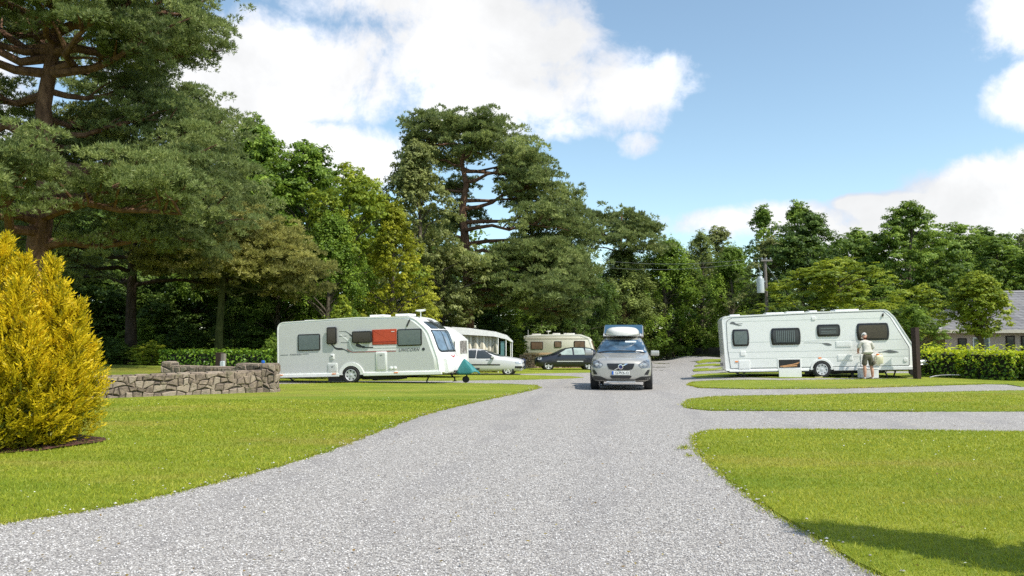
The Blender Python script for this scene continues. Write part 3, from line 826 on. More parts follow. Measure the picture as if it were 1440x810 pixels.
pine('scots_pine', (pG.x, pG.y, gz(pG.x, pG.y)), 14, [(0, 0, -.3), (.2, 0, 5), (-.2, 0, 10), (0, 0, 15)], lG, 15,
     'distant flat topped dark pine rising behind the open-boot car', 'tall pines', tuft=.34, w=.08, dens=26, k=6, r0=.3, mat='pine', padr=(.8, 1.2), flat=.45, twigs=4)

# ---- broadleaf prototypes: built once, copied with their own label and leaf colour
PROTO = {}
def px_tree(name, px, top, d, hw, kind, lm, label, group='woodland trees', rot=0, cat='tree'):
    """tree that shows its top at (px, top) and half width hw, standing at distance d"""
    p = at(px, top, d); g = gz(p.x, p.y); H = p.z - g; Rr = hw / F * d * 1.15
    seed, args = KINDS_[kind]
    if kind not in PROTO:
        PROTO[kind] = None
        data = broadleaf_data(seed, 10, args.pop('r', 4), **args)
        t = tree(name, (p.x, p.y, g), data, LM[lm], None, label, cat, group, rot)
        PROTO[kind] = t
    else:
        t = tree(name, (p.x, p.y, g), PROTO[kind], LM[lm], None, label, cat, group, rot)
    s = H / 10.3; w = Rr / (KR[kind] * 1.0)
    t.scale = (w, w, s); return t
KR = {'oak': 4, 'oakb': 4, 'ash': 3.4, 'birch': 2.6, 'drape': 3.4, 'egg': 3, 'shrub': 4.5, 'airy': 3}
KINDS_ = {
 'oak': (21, dict(r=4, base=.10, nc=110, leaf=.17, dens=2.6, shape='round', cl=(.6, 1.2))),
 'oakb': (22, dict(r=4, base=.06, nc=120, leaf=.17, dens=2.4, shape='spread', cl=(.5, 1.1))),
 'ash': (23, dict(r=3.4, base=.08, nc=120, leaf=.15, dens=2.5, shape='egg', cl=(.45, .95), flat=1.0)),
 'birch': (24, dict(r=2.6, base=.10, nc=120, leaf=.12, dens=1.9, shape='egg', cl=(.35, .75), flat=1.2, hang=.5)),
 'drape': (25, dict(r=3.4, base=.03, nc=140, leaf=.15, dens=2.3, shape='egg', cl=(.45, .95), flat=1.3, hang=.6)),
 'egg': (26, dict(r=3, base=.03, nc=120, leaf=.13, dens=2.6, shape='egg', cl=(.4, .85), flat=1.0)),
 'shrub': (27, dict(r=4.5, base=.02, nc=110, leaf=.26, dens=2.2, shape='ball', cl=(.7, 1.3))),
 'airy': (28, dict(r=3, base=.25, nc=60, leaf=.16, dens=2.2, shape='egg', cl=(.45, .9), flat=.9)),
}
WOOD = [
 # px, top, d, half width, kind, colour, label
 (360, 158, 46, 78, 'ash', 'mid', 'tall fresh green tree touching the right side of the big left pines'),
 (432, 200, 44, 88, 'oak', 'mid', 'broad mid green tree behind the roof of the grey caravan'),
 (497, 232, 41, 75, 'oakb', 'lime', 'light green bushy tree left of the yellowish egg shaped tree'),
 (556, 280, 39, 52, 'egg', 'yellow', 'yellowish green egg shaped tree above the front of the grey caravan'),
 (584, 192, 50, 70, 'ash', 'olive', 'pale olive feathery tree just left of the lone umbrella pine'),
 (470, 300, 37, 60, 'drape', 'mid', 'low drooping green tree hanging behind the middle of the grey caravan'),
 (400, 330, 39, 60, 'ash', 'dark', 'dark green tree above the rear end of the grey caravan'),
 (625, 345, 52, 48, 'oakb', 'olive', 'low olive green tree beneath the left side of the umbrella pine'),
 (705, 345, 64, 48, 'oak', 'mid', 'rounded green tree in front of the umbrella pine trunk, above the awning'),
 (760, 355, 71, 45, 'birch', 'olive', 'feathery olive tree above the cream caravan'),
 (812, 350, 66, 48, 'drape', 'dark', 'dark drooping tree above the black hatchback'),
 (790, 330, 74, 50, 'ash', 'dark', 'dark green tree standing right behind the umbrella pine branches'),
 (876, 348, 76, 62, 'drape', 'willow', 'wide drooping tree directly behind the open-boot car'),
 (940, 335, 78, 58, 'drape', 'mid', 'tall green drooping tree where the gravel drive ends'),
 (985, 325, 80, 45, 'birch', 'willow', 'slender pale tree left of the utility pole'),
 (1010, 318, 86, 44, 'airy', 'olive', 'sparse pale tree poking above the others left of the pole'),
 (1030, 345, 72, 42, 'drape', 'mid', 'drooping green tree behind the grey transformer'),
 (1072, 288, 84, 38, 'airy', 'mid', 'thin open tree with wispy top above the utility pole'),
 (1122, 282, 80, 42, 'airy', 'oak', 'tall open crowned tree just right of the utility pole'),
 (1085, 330, 66, 44, 'ash', 'olive', 'olive tree rising right behind the utility pole'),
 (1140, 298, 62, 58, 'oak', 'dark', 'dense dark tree above the rear half of the white caravan'),
 (1205, 318, 66, 50, 'ash', 'oak', 'leafy tree between the dark tree and the great oak'),
 (1275, 284, 60, 62, 'oak', 'oak', 'great spreading oak, tallest crown right of the utility pole'),
 (1335, 312, 64, 60, 'oakb', 'oak', 'broad oak behind the small lollipop tree'),
 (1405, 330, 66, 62, 'oak', 'mid', 'broad green tree behind the slate roof'),
 (1475, 320, 62, 50, 'ash', 'mid', 'green tree at the right edge above the slate roof'),
 (1382, 318, 80, 40, 'airy', 'dark', 'spiky dark treetop showing over the broad oaks at right'),
 (1440, 325, 78, 36, 'birch', 'olive', 'pale feathery treetop at the far right edge'),
 (1175, 362, 47, 78, 'oakb', 'lime', 'low wide lime green tree above the white caravan roof'),
 (1240, 400, 55, 50, 'drape', 'oak', 'dark leafy tree behind the nose of the white caravan'),
 (1310, 395, 56, 40, 'ash', 'dark', 'dark tree beside the left end of the slate roofed bungalow'),
 (1100, 400, 58, 40, 'drape', 'dark', 'dark drooping tree close behind the utility pole foot'),
 (60, 250, 44, 90, 'oak', 'dark', 'dark tree in shade behind the golden conifer'),
 (180, 280, 46, 80, 'oakb', 'dark', 'shaded dark tree behind the stone terrace wall'),
 (275, 290, 45, 75, 'ash', 'dark', 'shaded tree right behind the mossy pine trunk'),
 (120, 255, 56, 100, 'ash', 'mid', 'tall green tree glimpsed through the left pines'),
 (-60, 240, 40, 90, 'oakb', 'dark', 'dark tree at the left edge behind the huge pine'),
 (330, 420, 40, 38, 'drape', 'dark', 'low dark bushy tree between hedge and caravan rear'),
 (855, 400, 92, 60, 'oak', 'dark', 'dark tree in the gap behind the open-boot car, far back'),
 (1000, 390, 90, 60, 'oakb', 'dark', 'dark tree in deep shade where the drive meets the wood'),
 (930, 400, 92, 60, 'ash', 'dark', 'shaded dark tree at the very end of the drive'),
 (1060, 420, 74, 50, 'drape', 'dark', 'low dark tree left of the white caravan rear end'),
 (670, 400, 66, 60, 'oakb', 'dark', 'dark tree in shade behind the striped awning'),
 (560, 400, 60, 60, 'oak', 'dark', 'dark tree in shade behind the grey caravan nose'),
]
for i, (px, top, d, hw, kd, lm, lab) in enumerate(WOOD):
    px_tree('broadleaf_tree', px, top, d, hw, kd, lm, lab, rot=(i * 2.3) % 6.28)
# dense far wood that reads as one mass behind the individual trees
def far_wood():
    rng = np.random.default_rng(77); cl_ = []
    for i in range(1250):
        px = rng.uniform(-330, 1800); tp = np.interp(px, [-330, 100, 320, 480, 560, 640, 800, 1000, 1150, 1440, 1800], [240, 260, 235, 280, 300, 330, 372, 368, 345, 350, 345])
        dd = np.interp(px, [-330, 350, 560, 760, 1000, 1150, 1800], [56, 58, 68, 92, 98, 90, 76]) + rng.uniform(-3, 7)
        p = at(px, tp, dd); cl_.append((p.x, p.y, -.6 + (p.z + .6) * rng.random() ** .8, rng.uniform(1.6, 2.7), np.clip(.4 + rng.normal(0, .15), 0, 1)))
    V, val = crown_leaves(rng, cl_, .5, .9, .4, .9)
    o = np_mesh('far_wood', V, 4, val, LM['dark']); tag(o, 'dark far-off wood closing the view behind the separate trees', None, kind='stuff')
far_wood()

# shrubs
SHR = [(722, 458, 66, 20, 'mid', 'bright sunlit shrub left of the cream caravan'), (728, 478, 58, 11, 'lime', 'small light green bush between awning and cream caravan'),
       (483, 418, 34, 22, 'lime', 'light green shrub showing just above the grey caravan roof'),
       (215, 480, 33, 22, 'lime', 'low yellow-green shrub at the left end of the clipped hedge'), (165, 478, 34, 26, 'dark', 'low dark shrub behind the terrace lawn'),
       (120, 465, 34, 30, 'dark', 'dark rounded shrub right behind the golden conifer'), (200, 450, 37, 26, 'oak', 'grey-green shrub in shade beyond the terrace'),
       (385, 470, 33, 12, 'mid', 'narrow green shrub beside the caravan rear'), (350, 455, 38, 30, 'dark', 'dark shrub behind the right part of the clipped hedge'),
       (260, 455, 38, 30, 'dark', 'dark shrub behind the left part of the clipped hedge'),
       (170, 400, 43, 48, 'dark', 'tall dark shrub mass in the shade just right of the golden conifer'), (240, 410, 44, 44, 'dark', 'tall dark shrub left of the mossy pine trunk'), (345, 415, 44, 44, 'dark', 'tall dark shrub right of the mossy pine trunk'),
       (300, 375, 52, 46, 'dark', 'tall dark shrub deep in the shade behind the mossy pine'), (215, 370, 54, 46, 'dark', 'tall dark shrub deep in the shade left of the mossy pine'),
       (90, 420, 42, 48, 'dark', 'tall dark shrub hidden partly by the golden conifer'), (430, 420, 45, 44, 'dark', 'tall dark shrub behind the rear of the grey caravan'), (520, 420, 48, 44, 'dark', 'tall dark shrub behind the red blind of the grey caravan'),
       (965, 452, 82, 34, 'willow', 'grey-green shrub in the shade at the end of the drive'), (905, 458, 84, 34, 'dark', 'dark shrub right of the open-boot car'),
       (830, 455, 78, 34, 'dark', 'dark shrub above the black hatchback roof'), (1005, 470, 80, 24, 'dark', 'dark low shrub beside the first far lawn strips'),
       (1283, 430, 42, 27, 'mid', 'rounded shrub directly behind the brown post'), (1240, 425, 50, 24, 'dark', 'dark shrub above the sloping nose of the white caravan'),
       (790, 440, 70, 24, 'willow', 'pale shrub behind the roof of the cream caravan'), (600, 430, 55, 40, 'dark', 'dark shrub behind the caravan nose'),
       (690, 440, 60, 30, 'dark', 'dark shrub behind the striped awning')]
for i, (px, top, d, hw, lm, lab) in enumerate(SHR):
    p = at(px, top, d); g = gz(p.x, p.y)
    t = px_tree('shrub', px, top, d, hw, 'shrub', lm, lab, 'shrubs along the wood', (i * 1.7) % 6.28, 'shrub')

# lollipop tree at the right
p = at(1378, 490, 38)
H = at(1378, 390, 38).z
rngl = np.random.default_rng(5)
data = broadleaf_data(31, H, 1.5, base=.40, nc=95, leaf=.12, dens=2.4, shape='ball', cl=(.55, .9), flat=1.0)
t = tree('lollipop_tree', (p.x, p.y, 0), data, LM['lime'], None, 'small round-headed tree on a short pale trunk above the right hedge', 'tree')
# low tree right of frame whose tip throws the shadow on the near lawn
data = broadleaf_data(33, 5.5, .72, base=.06, nc=110, leaf=.09, dens=3, shape='cone', cl=(.4, .7), flat=1.2)
tree('slim_conifer', (5.55, 3.85, 0), data, LM['dark'], None, 'slim dark conifer just outside the right edge, shading the near lawn', 'conifer')

# golden conifer
def golden():
    rng = np.random.default_rng(8); p = G(0, 628); root = empty('golden_conifer', (p.x, p.y, 0), (0, 0, 0), 'bright golden yellow conifer bush with pointed tips at the left edge', 'conifer')
    spires = [(-.10, .05, 2.98, .52), (.22, .0, 2.68, .42), (.62, .0, 2.66, .38), (.78, -.12, 2.30, .36), (.92, .1, 2.02, .34), (1.0, -.15, 1.62, .34), (.40, -.42, 2.30, .5), (-.5, -.2, 2.75, .55), (.62, -.5, 1.75, .46), (-.05, -.55, 2.2, .55), (.98, .3, 1.4, .4), (.3, .5, 2.3, .6), (-.85, .4, 2.9, .6), (-.9, -.4, 2.3, .6), (.15, -.2, 1.6, .75), (-.3, .1, 1.7, .8), (.7, .3, 1.9, .5), (.85, -.4, 1.15, .38), (-.35, -.75, 1.7, .5), (.3, -.8, 1.3, .45), (-.9, -.8, 1.7, .5)]
    C = []; D = []; Vv = []
    for sx_, sy_, h, r in spires:
        n = int(2300 * h * r / 2)
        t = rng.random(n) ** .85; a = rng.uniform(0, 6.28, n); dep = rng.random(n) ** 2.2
        w = r * (np.clip(1.12 * (1 - t) ** .72, 0, .92 + .2 * t) * (.62 + .55 * np.clip(t * 3.2, 0, 1)) + .02) * (1 - .45 * dep) * (1 + .12 * np.sin(a * 3 + t * 9))
        x = sx_ * (.72 + .36 * np.sqrt(t)) + np.cos(a) * w; y = sy_ + np.sin(a) * w; z = .06 + h * t * .985
        C.append(np.stack([x, y, z], 1)); D.append(np.stack([np.cos(a) * .9, np.sin(a) * .9, .45 + .9 * t], 1) + rng.normal(0, .28, (n, 3)))
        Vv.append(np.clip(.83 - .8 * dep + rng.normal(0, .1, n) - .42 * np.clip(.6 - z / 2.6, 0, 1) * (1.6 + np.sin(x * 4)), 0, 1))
    C = np.concatenate(C); D = unit(np.concatenate(D)); Vv = np.concatenate(Vv)
    gap = np.sin(C[:, 0] * 13 + 3 * np.sin(C[:, 2] * 5)) * np.sin(C[:, 2] * 11 + 2 * np.sin(C[:, 1] * 7)) * np.sin(C[:, 1] * 12 + C[:, 0] * 5) + .25 * rng.normal(size=len(C))
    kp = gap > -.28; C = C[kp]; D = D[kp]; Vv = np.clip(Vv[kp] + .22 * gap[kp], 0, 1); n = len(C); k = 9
    S = unit(np.cross(D, rng.normal(size=(n, 3)))); L = rng.uniform(.12, .26, n)
    cs = []; ds = []; vs = []; ls = []
    for j in range(k):
        u = j / (k - 1); sg = 1 if j % 2 else -1
        cs.append(C + D * (L * (u - .35))[:, None] + S * (sg * .028 * (1.15 - u))[:, None] if False else C + D * (L * (u - .35))[:, None] + S * sg * .020 * (1.2 - u))
        ds.append(unit(D * 1.0 + S * sg * (.9 - .6 * u) + rng.normal(0, .12, (n, 3)))); vs.append(np.clip(Vv + .18 * (u - .5), 0, 1)); ls.append(L * .36 * (1.1 - .4 * u))
    cs = np.concatenate(cs); ds = np.concatenate(ds); vs = np.concatenate(vs); ls = np.concatenate(ls)
    N = unit(rng.normal(size=(len(cs), 3)) + np.array([0, -.3, .6]))
    V = leaf_quads(cs, N, ls, ls * .32, rng, T=ds)
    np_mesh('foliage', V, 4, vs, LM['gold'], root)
    mb = MB()
    for sx_, sy_, h, r in spires: mb.tube([(sx_ * .3, sy_ * .3, -.1), (sx_ * .7, sy_ * .7, h * .4), (sx_, sy_, h * .93)], [.05, .03, .008], 6)
    mb.build('stem', BARK, root, smooth=True)
    # mulch bed
    vs_, fs_ = tess([(1.30 * math.cos(a) * (1 + .06 * math.sin(5 * a)) + p.x - .02, 1.02 * math.sin(a) * (1 + .05 * math.sin(3 * a)) + p.y + .1) for a in np.linspace(0, 6.28, 40)[:-1]], .15)
    m, nt = mat_new('mulch'); b = NB(nt); v = b.vor(b.pos(), 32, 'F1', 'Color'); sp = b.n('ShaderNodeSeparateColor'); b.put(sp.inputs[0], v)
    b.out(b.bsdf(b.ramp(sp.outputs[0], [(0, (.02, .008, .004)), (.6, (.075, .024, .014)), (1, (.17, .07, .04))]), .9, normal=b.bump(b.vor(b.pos(), 32), 1, .03)))
    o = mobj('mulch_bed', [(x, y, .045 + .02 * math.sin(x * 23) * math.sin(y * 19)) for x, y in vs_], fs_, m); tag(o, kind='stuff')
golden()

# hedges
def hedge(name, line, w, h, lm, label, leaf=.06, dens=1.0, seed=1, z=0, topj=.06, toplight=0, lump=.08):
    """clipped hedge along a polyline (ground points)"""
    rng = np.random.default_rng(seed); A = [Vector((p[0], p[1], 0)) for p in line]
    C = []; N = []
    vals = []
    mb = MB()
    for a, c in zip(A[:-1], A[1:]):
        L = (c - a).length; d = (c - a) / L; s = Vector((-d.y, d.x, 0))
        area = 2 * L * h + L * w + 2 * w * h; n = int(area * dens * 2.6 / (leaf * leaf))
        u = rng.random(n) * L; f = rng.random(n)
        side = f < (2 * L * h) / area; top = ~side & (f < (2 * L * h + L * w) / area)
        v = np.where(side, np.where(rng.random(n) < .5, -1, 1) * 1.0, rng.uniform(-1, 1, n)); zz = np.where(top, 1.0, rng.random(n))
        end = ~side & ~top; u = np.where(end, np.where(rng.random(n) < .5, 0, L), u)
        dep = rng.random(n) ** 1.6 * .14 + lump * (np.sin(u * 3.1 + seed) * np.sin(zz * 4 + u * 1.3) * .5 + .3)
        nv = np.stack([np.where(side, v * s.x, 0) + np.where(end, np.where(u > 0, d.x, -d.x), 0), np.where(side, v * s.y, 0) + np.where(end, np.where(u > 0, d.y, -d.y), 0), np.where(top, 1., 0.)], 1)
        base = np.stack([a.x + d.x * u + s.x * v * w / 2, a.y + d.y * u + s.y * v * w / 2, zz * h + np.where(top, rng.random(n) ** 3 * topj * 2, 0)], 1)
        C.append(base - nv * dep[:, None] + rng.normal(0, .012, (n, 3))); N.append(nv * .8 + np.array([0, 0, .45]) + rng.normal(0, .45, (n, 3)))
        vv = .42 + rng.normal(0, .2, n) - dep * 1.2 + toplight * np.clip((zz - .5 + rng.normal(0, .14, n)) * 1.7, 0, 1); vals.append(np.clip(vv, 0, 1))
        g_ = d * min(.3, L * .1); q = [a + g_ + s * w * .30, a + g_ - s * w * .30, c - g_ - s * w * .30, c - g_ + s * w * .30]
        vs = [(p.x, p.y, zc) for zc in (0, h * .86) for p in q]
        mb.add(vs, [(0, 1, 2, 3), (7, 6, 5, 4), (0, 4, 5, 1), (1, 5, 6, 2), (2, 6, 7, 3), (3, 7, 4, 0)])
    C = np.concatenate(C); N = unit(np.concatenate(N)); L = leaf * rng.uniform(.7, 1.4, len(C))
    root = empty(name, (0, 0, z), (0, 0, 0), label, 'hedge')
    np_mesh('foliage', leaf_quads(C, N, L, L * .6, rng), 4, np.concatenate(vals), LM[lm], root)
    mb.build('twig_mass', simple('twigs', (.012, .014, .006), .9), root)
h0 = at(236, 490, 30.2); h1 = at(392, 492, 30.2)
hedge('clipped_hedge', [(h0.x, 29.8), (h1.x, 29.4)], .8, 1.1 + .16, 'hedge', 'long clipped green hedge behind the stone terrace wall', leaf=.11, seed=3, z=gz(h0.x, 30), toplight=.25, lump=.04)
q0 = G(1306, 531); q1 = G(1368, 533); q2 = G(1442, 537)
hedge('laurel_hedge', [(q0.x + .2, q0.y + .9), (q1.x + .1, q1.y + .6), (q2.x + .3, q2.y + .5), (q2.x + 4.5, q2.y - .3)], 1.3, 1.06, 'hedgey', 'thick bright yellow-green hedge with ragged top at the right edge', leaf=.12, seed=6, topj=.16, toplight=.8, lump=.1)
# ================================================================== materials for made things
WHITE = simple('white_gelcoat', (.84, .84, .82), .28, coat=.4, var=.035, scale=2.2)
GREYP = simple('pale_grey_panel', (.57, .575, .56), .32, coat=.4, var=.02)
CREAMW = simple('off_white_panel', (.80, .81, .785), .3, coat=.4, var=.02)
CREAM = simple('cream_panel', (.73, .71, .61), .4, coat=.2, var=.04)
BLACKP = simple('black_plastic', (.018, .018, .02), .35, var=.1)
DARKM = simple('dark_chassis', (.03, .03, .03), .6, var=.2)
GALV = simple('galvanised_steel', (.42, .43, .44), .42, .8, var=.12)
RUB = simple('tyre_rubber', (.022, .022, .023), .85, var=.15, bump=.2)
ALLOY = simple('alloy_silver', (.70, .70, .71), .38, .35, var=.05)
GLASSD = simple('tinted_window', (.035, .042, .045), .05, coat=0, var=.02, spec=.7)
GLASSG = simple('grey_blind_window', (.13, .165, .165), .08, var=.05, spec=.7)
GLASSB = simple('brown_window', (.05, .042, .032), .07, var=.05, spec=.6)
REDB = simple('red_blind', (.55, .075, .03), .45, var=.05)
ORANGE = simple('amber_lens', (.85, .22, .02), .2, coat=.5, var=.02)
REDL = simple('red_lens', (.55, .01, .015), .15, coat=.6, var=.02)
CHROME = simple('chrome', (.75, .75, .76), .12, 1, var=.02)
DECAL = simple('grey_decal', (.16, .165, .17), .35, .3, var=.03)
DECALB = simple('black_decal', (.03, .03, .035), .4, var=.03)
TEAL = simple('teal_cover', (.03, .20, .20), .55, var=.12, scale=10, bump=.3)
SILVER = simple('silver_paint', (.60, .60, .61), .45, .12, .5, var=.005, scale=1)
SILVERW = simple('warm_silver_paint', (.43, .415, .38), .36, .45, .6, var=.005, scale=1)
NAVY = simple('black_blue_paint', (.012, .014, .022), .25, .1, .7, var=.01, scale=1)
LAMPG = simple('lamp_glass', (.50, .52, .54), .08, .3, .8, var=.12, scale=20)
CLEARW = simple('pale_glass', (.36, .43, .40), .06, var=.15, scale=3, spec=.8)
WOODB = simple('dark_stained_wood', (.035, .018, .012), .75, var=.2, scale=12, bump=.3)
PLATEW = simple('plate_white', (.78, .78, .74), .4, var=.01)
BLUEP = simple('blue_plastic', (.02, .12, .5), .4)

def wheel(parent, x, y, z, r, w=.2, spokes=6, face=-1, rim=.68, name='wheel', mat=None):
    """wheel lying in the xz plane, outer face towards face*y"""
    wh = bpy.data.objects.new(name, None); link(wh, parent); wh.location = (x, y, z); wh.empty_display_size = .1
    M = Matrix.Rotation(R(90 * (1 if face < 0 else -1)), 4, 'X')
    t = MB(); ri = r * rim
    t.lathe([(ri, -w / 2), (r * .93, -w / 2), (r, -w / 2 + .03), (r, w / 2 - .03), (r * .93, w / 2), (ri, w / 2)], 32, M, ring=True)
    t.build('tyre', RUB, wh, smooth=True)
    m = MB()
    m.lathe([(ri * .97, w / 2 - .10), (ri * 1.01, w / 2 - .10), (ri * 1.02, w / 2 + .004), (ri * .95, w / 2 + .006), (ri * .90, w / 2 - .02), (ri * .88, w / 2 - .09)], 32, M, ring=True)
    for k in range(spokes):
        a = 2 * math.pi * k / spokes + .3; Rm = M @ Matrix.Rotation(a, 4, 'Z')
        m.add([(ri * .15, -ri * .22, w / 2 - .02), (ri * .93, -ri * .20, w / 2 - .015), (ri * .93, ri * .20, w / 2 - .015), (ri * .15, ri * .22, w / 2 - .02),
               (ri * .15, -ri * .22, w / 2 - .05), (ri * .93, -ri * .20, w / 2 - .05), (ri * .93, ri * .20, w / 2 - .05), (ri * .15, ri * .22, w / 2 - .05)],
              [(0, 1, 2, 3), (0, 4, 5, 1), (1, 5, 6, 2), (2, 6, 7, 3), (3, 7, 4, 0), (7, 6, 5, 4)], Rm)
    m.lathe([(ri * .26, w / 2 - .06), (ri * .25, w / 2 - .005), (ri * .12, w / 2 + .002)], 16, M)
    m.build('rim', mat or ALLOY, wh, smooth=True)
    d = MB(); d.lathe([(ri * .95, w / 2 - .13), (ri * .95, w / 2 - .10)], 24, M); d.build('brake_disc', DARKM, wh)
    return wh

# ------------------------------------------------------------------ caravans
def caravan_body(root, outline, Wd, mat, fx=None, bulge=.0, rbulge=.0, zmin=.3, camber=.03):
    """loft of the side outline (x,z) from the near side y=0 to y=Wd"""
    n = len(outline); cx = sum(p[0] for p in outline) / n; cz = sum(p[1] for p in outline) / n
    xs = [p[0] for p in outline]; x0, x1 = min(xs), max(xs); zt = max(p[1] for p in outline)
    st = [0, .004, .012, .03, .08, .2, .35, .5, .65, .8, .92, .97, .988, .996, 1]
    vs = []
    for s in st:
        ed = min(s, 1 - s); ins = .03 * max(0, 1 - ed / .012) ** 2 if ed < .012 else 0
        k = 1 - abs(2 * s - 1) ** 2.2
        for x, z in outline:
            dx, dz = x - cx, z - cz; L = math.hypot(dx, dz); X = x - dx / L * ins; Z = z - dz / L * ins
            if bulge and x > cx: X += bulge * k * sstep(x, x1 - 1.6, x1 - .1)
            if rbulge and x < cx: X -= rbulge * k * sstep(-x, -(x0 + .6), -x0)
            if z > zt - .15: Z += camber * k
            vs.append((X, s * Wd, Z))
    fs = []
    for i in range(len(st) - 1):
        for k in range(n): fs.append((i * n + k, (i + 1) * n + k, (i + 1) * n + (k + 1) % n, i * n + (k + 1) % n))
    fs.append(tuple(range(n))); fs.append(tuple((len(st) - 1) * n + k for k in range(n))[::-1])
    mb = MB(); mb.add(vs, fs)
    o = mb.build('body', mat, root, smooth=True)
    return o

def inset_poly(poly, d):
    n = len(poly); out = []
    A = sum(poly[i][0] * poly[(i + 1) % n][1] - poly[(i + 1) % n][0] * poly[i][1] for i in range(n))
    s = 1 if A > 0 else -1
    for i in range(n):
        p = Vector(poly[i]); a = (p - Vector(poly[i - 1])); c = (Vector(poly[(i + 1) % n]) - p)
        if a.length < 1e-6: a = c
        if c.length < 1e-6: c = a
        a.normalize(); c.normalize(); t = (a + c); t = t.normalized() if t.length > 1e-6 else a
        out.append(tuple(p + Vector((-t.y, t.x)) * s * d))
    return out

def side_window(root, poly, glass, name='window', frame=BLACKP, y=-.004, proud=.028, fw=.045, label=None):
    mb = MB(); mb.prism(poly, y - proud, y + .01, .012)
    w = mb.build(name, frame, root, smooth=True)
    g = MB(); g.prism(inset_poly(poly, fw), y - proud - .004, y - proud + .004, .004); p = g.build('pane', glass, w, smooth=False)
    if label: w['label'] = label
    return w

def steady(root, x0, x1, z0, y, mat=DARKM, wdt=.05, k=.028):
    mb = MB(); d = wdt / 2
    mb.tube([(x0, y, z0), (x1, y, .03)], [.035, .028], 6); mb.tube([(x0 + (x1 - x0) * 1.5, y, z0), (x0 + (x1 - x0) * .55, y, z0 * .52)], .014, 5)
    zf = .09 - k * x1; mb.box(x1 - .07, x1 + .07, y - .06, y + .06, zf, zf + .03); mb.tube([(x1, y, .035), (x1, y, zf)], .028, 6)
    return mb.build('corner_steady', mat, root, smooth=True)

def half_ring(cx, cz, ro, ri, z_cut, n=18):
    a0 = math.asin(max(-1, (z_cut - cz) / ro)); a1 = math.asin(max(-1, (z_cut - cz) / ri))
    outer = [(cx + ro * math.cos(a), cz + ro * math.sin(a)) for a in np.linspace(a0, math.pi - a0, n)]
    inner = [(cx + ri * math.cos(a), cz + ri * math.sin(a)) for a in np.linspace(a1, math.pi - a1, n)]
    return outer, inner
def arch(root, cx, cz, ro, ri, zc, mat, y=-.03, name='wheel_arch', depth=.05):
    o, i = half_ring(cx, cz, ro, ri, zc); n = len(o); vs = []; 
    for yy in (y, y + depth): vs += [(p[0], yy, p[1]) for p in o] + [(p[0], yy, p[1]) for p in i]
    fs = []
    for k in range(n - 1):
        fs += [(k, k + 1, n + k + 1, n + k), (2 * n + k, 3 * n + k, 3 * n + k + 1, 2 * n + k + 1), (k, 2 * n + k, 2 * n + k + 1, k + 1), (n + k, n + k + 1, 3 * n + k + 1, 3 * n + k)]
    mb = MB(); mb.add(vs, fs); return mb.build(name, mat, root, smooth=True)
def disc_poly(cx, cz, r, n=24): return [(cx + r * math.cos(2 * math.pi * k / n), cz + r * math.sin(2 * math.pi * k / n)) for k in range(n)]

def ribbon_part(name, mat, root, *a):
    m = MB(); ribbon(m, *a); return m.build(name, mat, root)

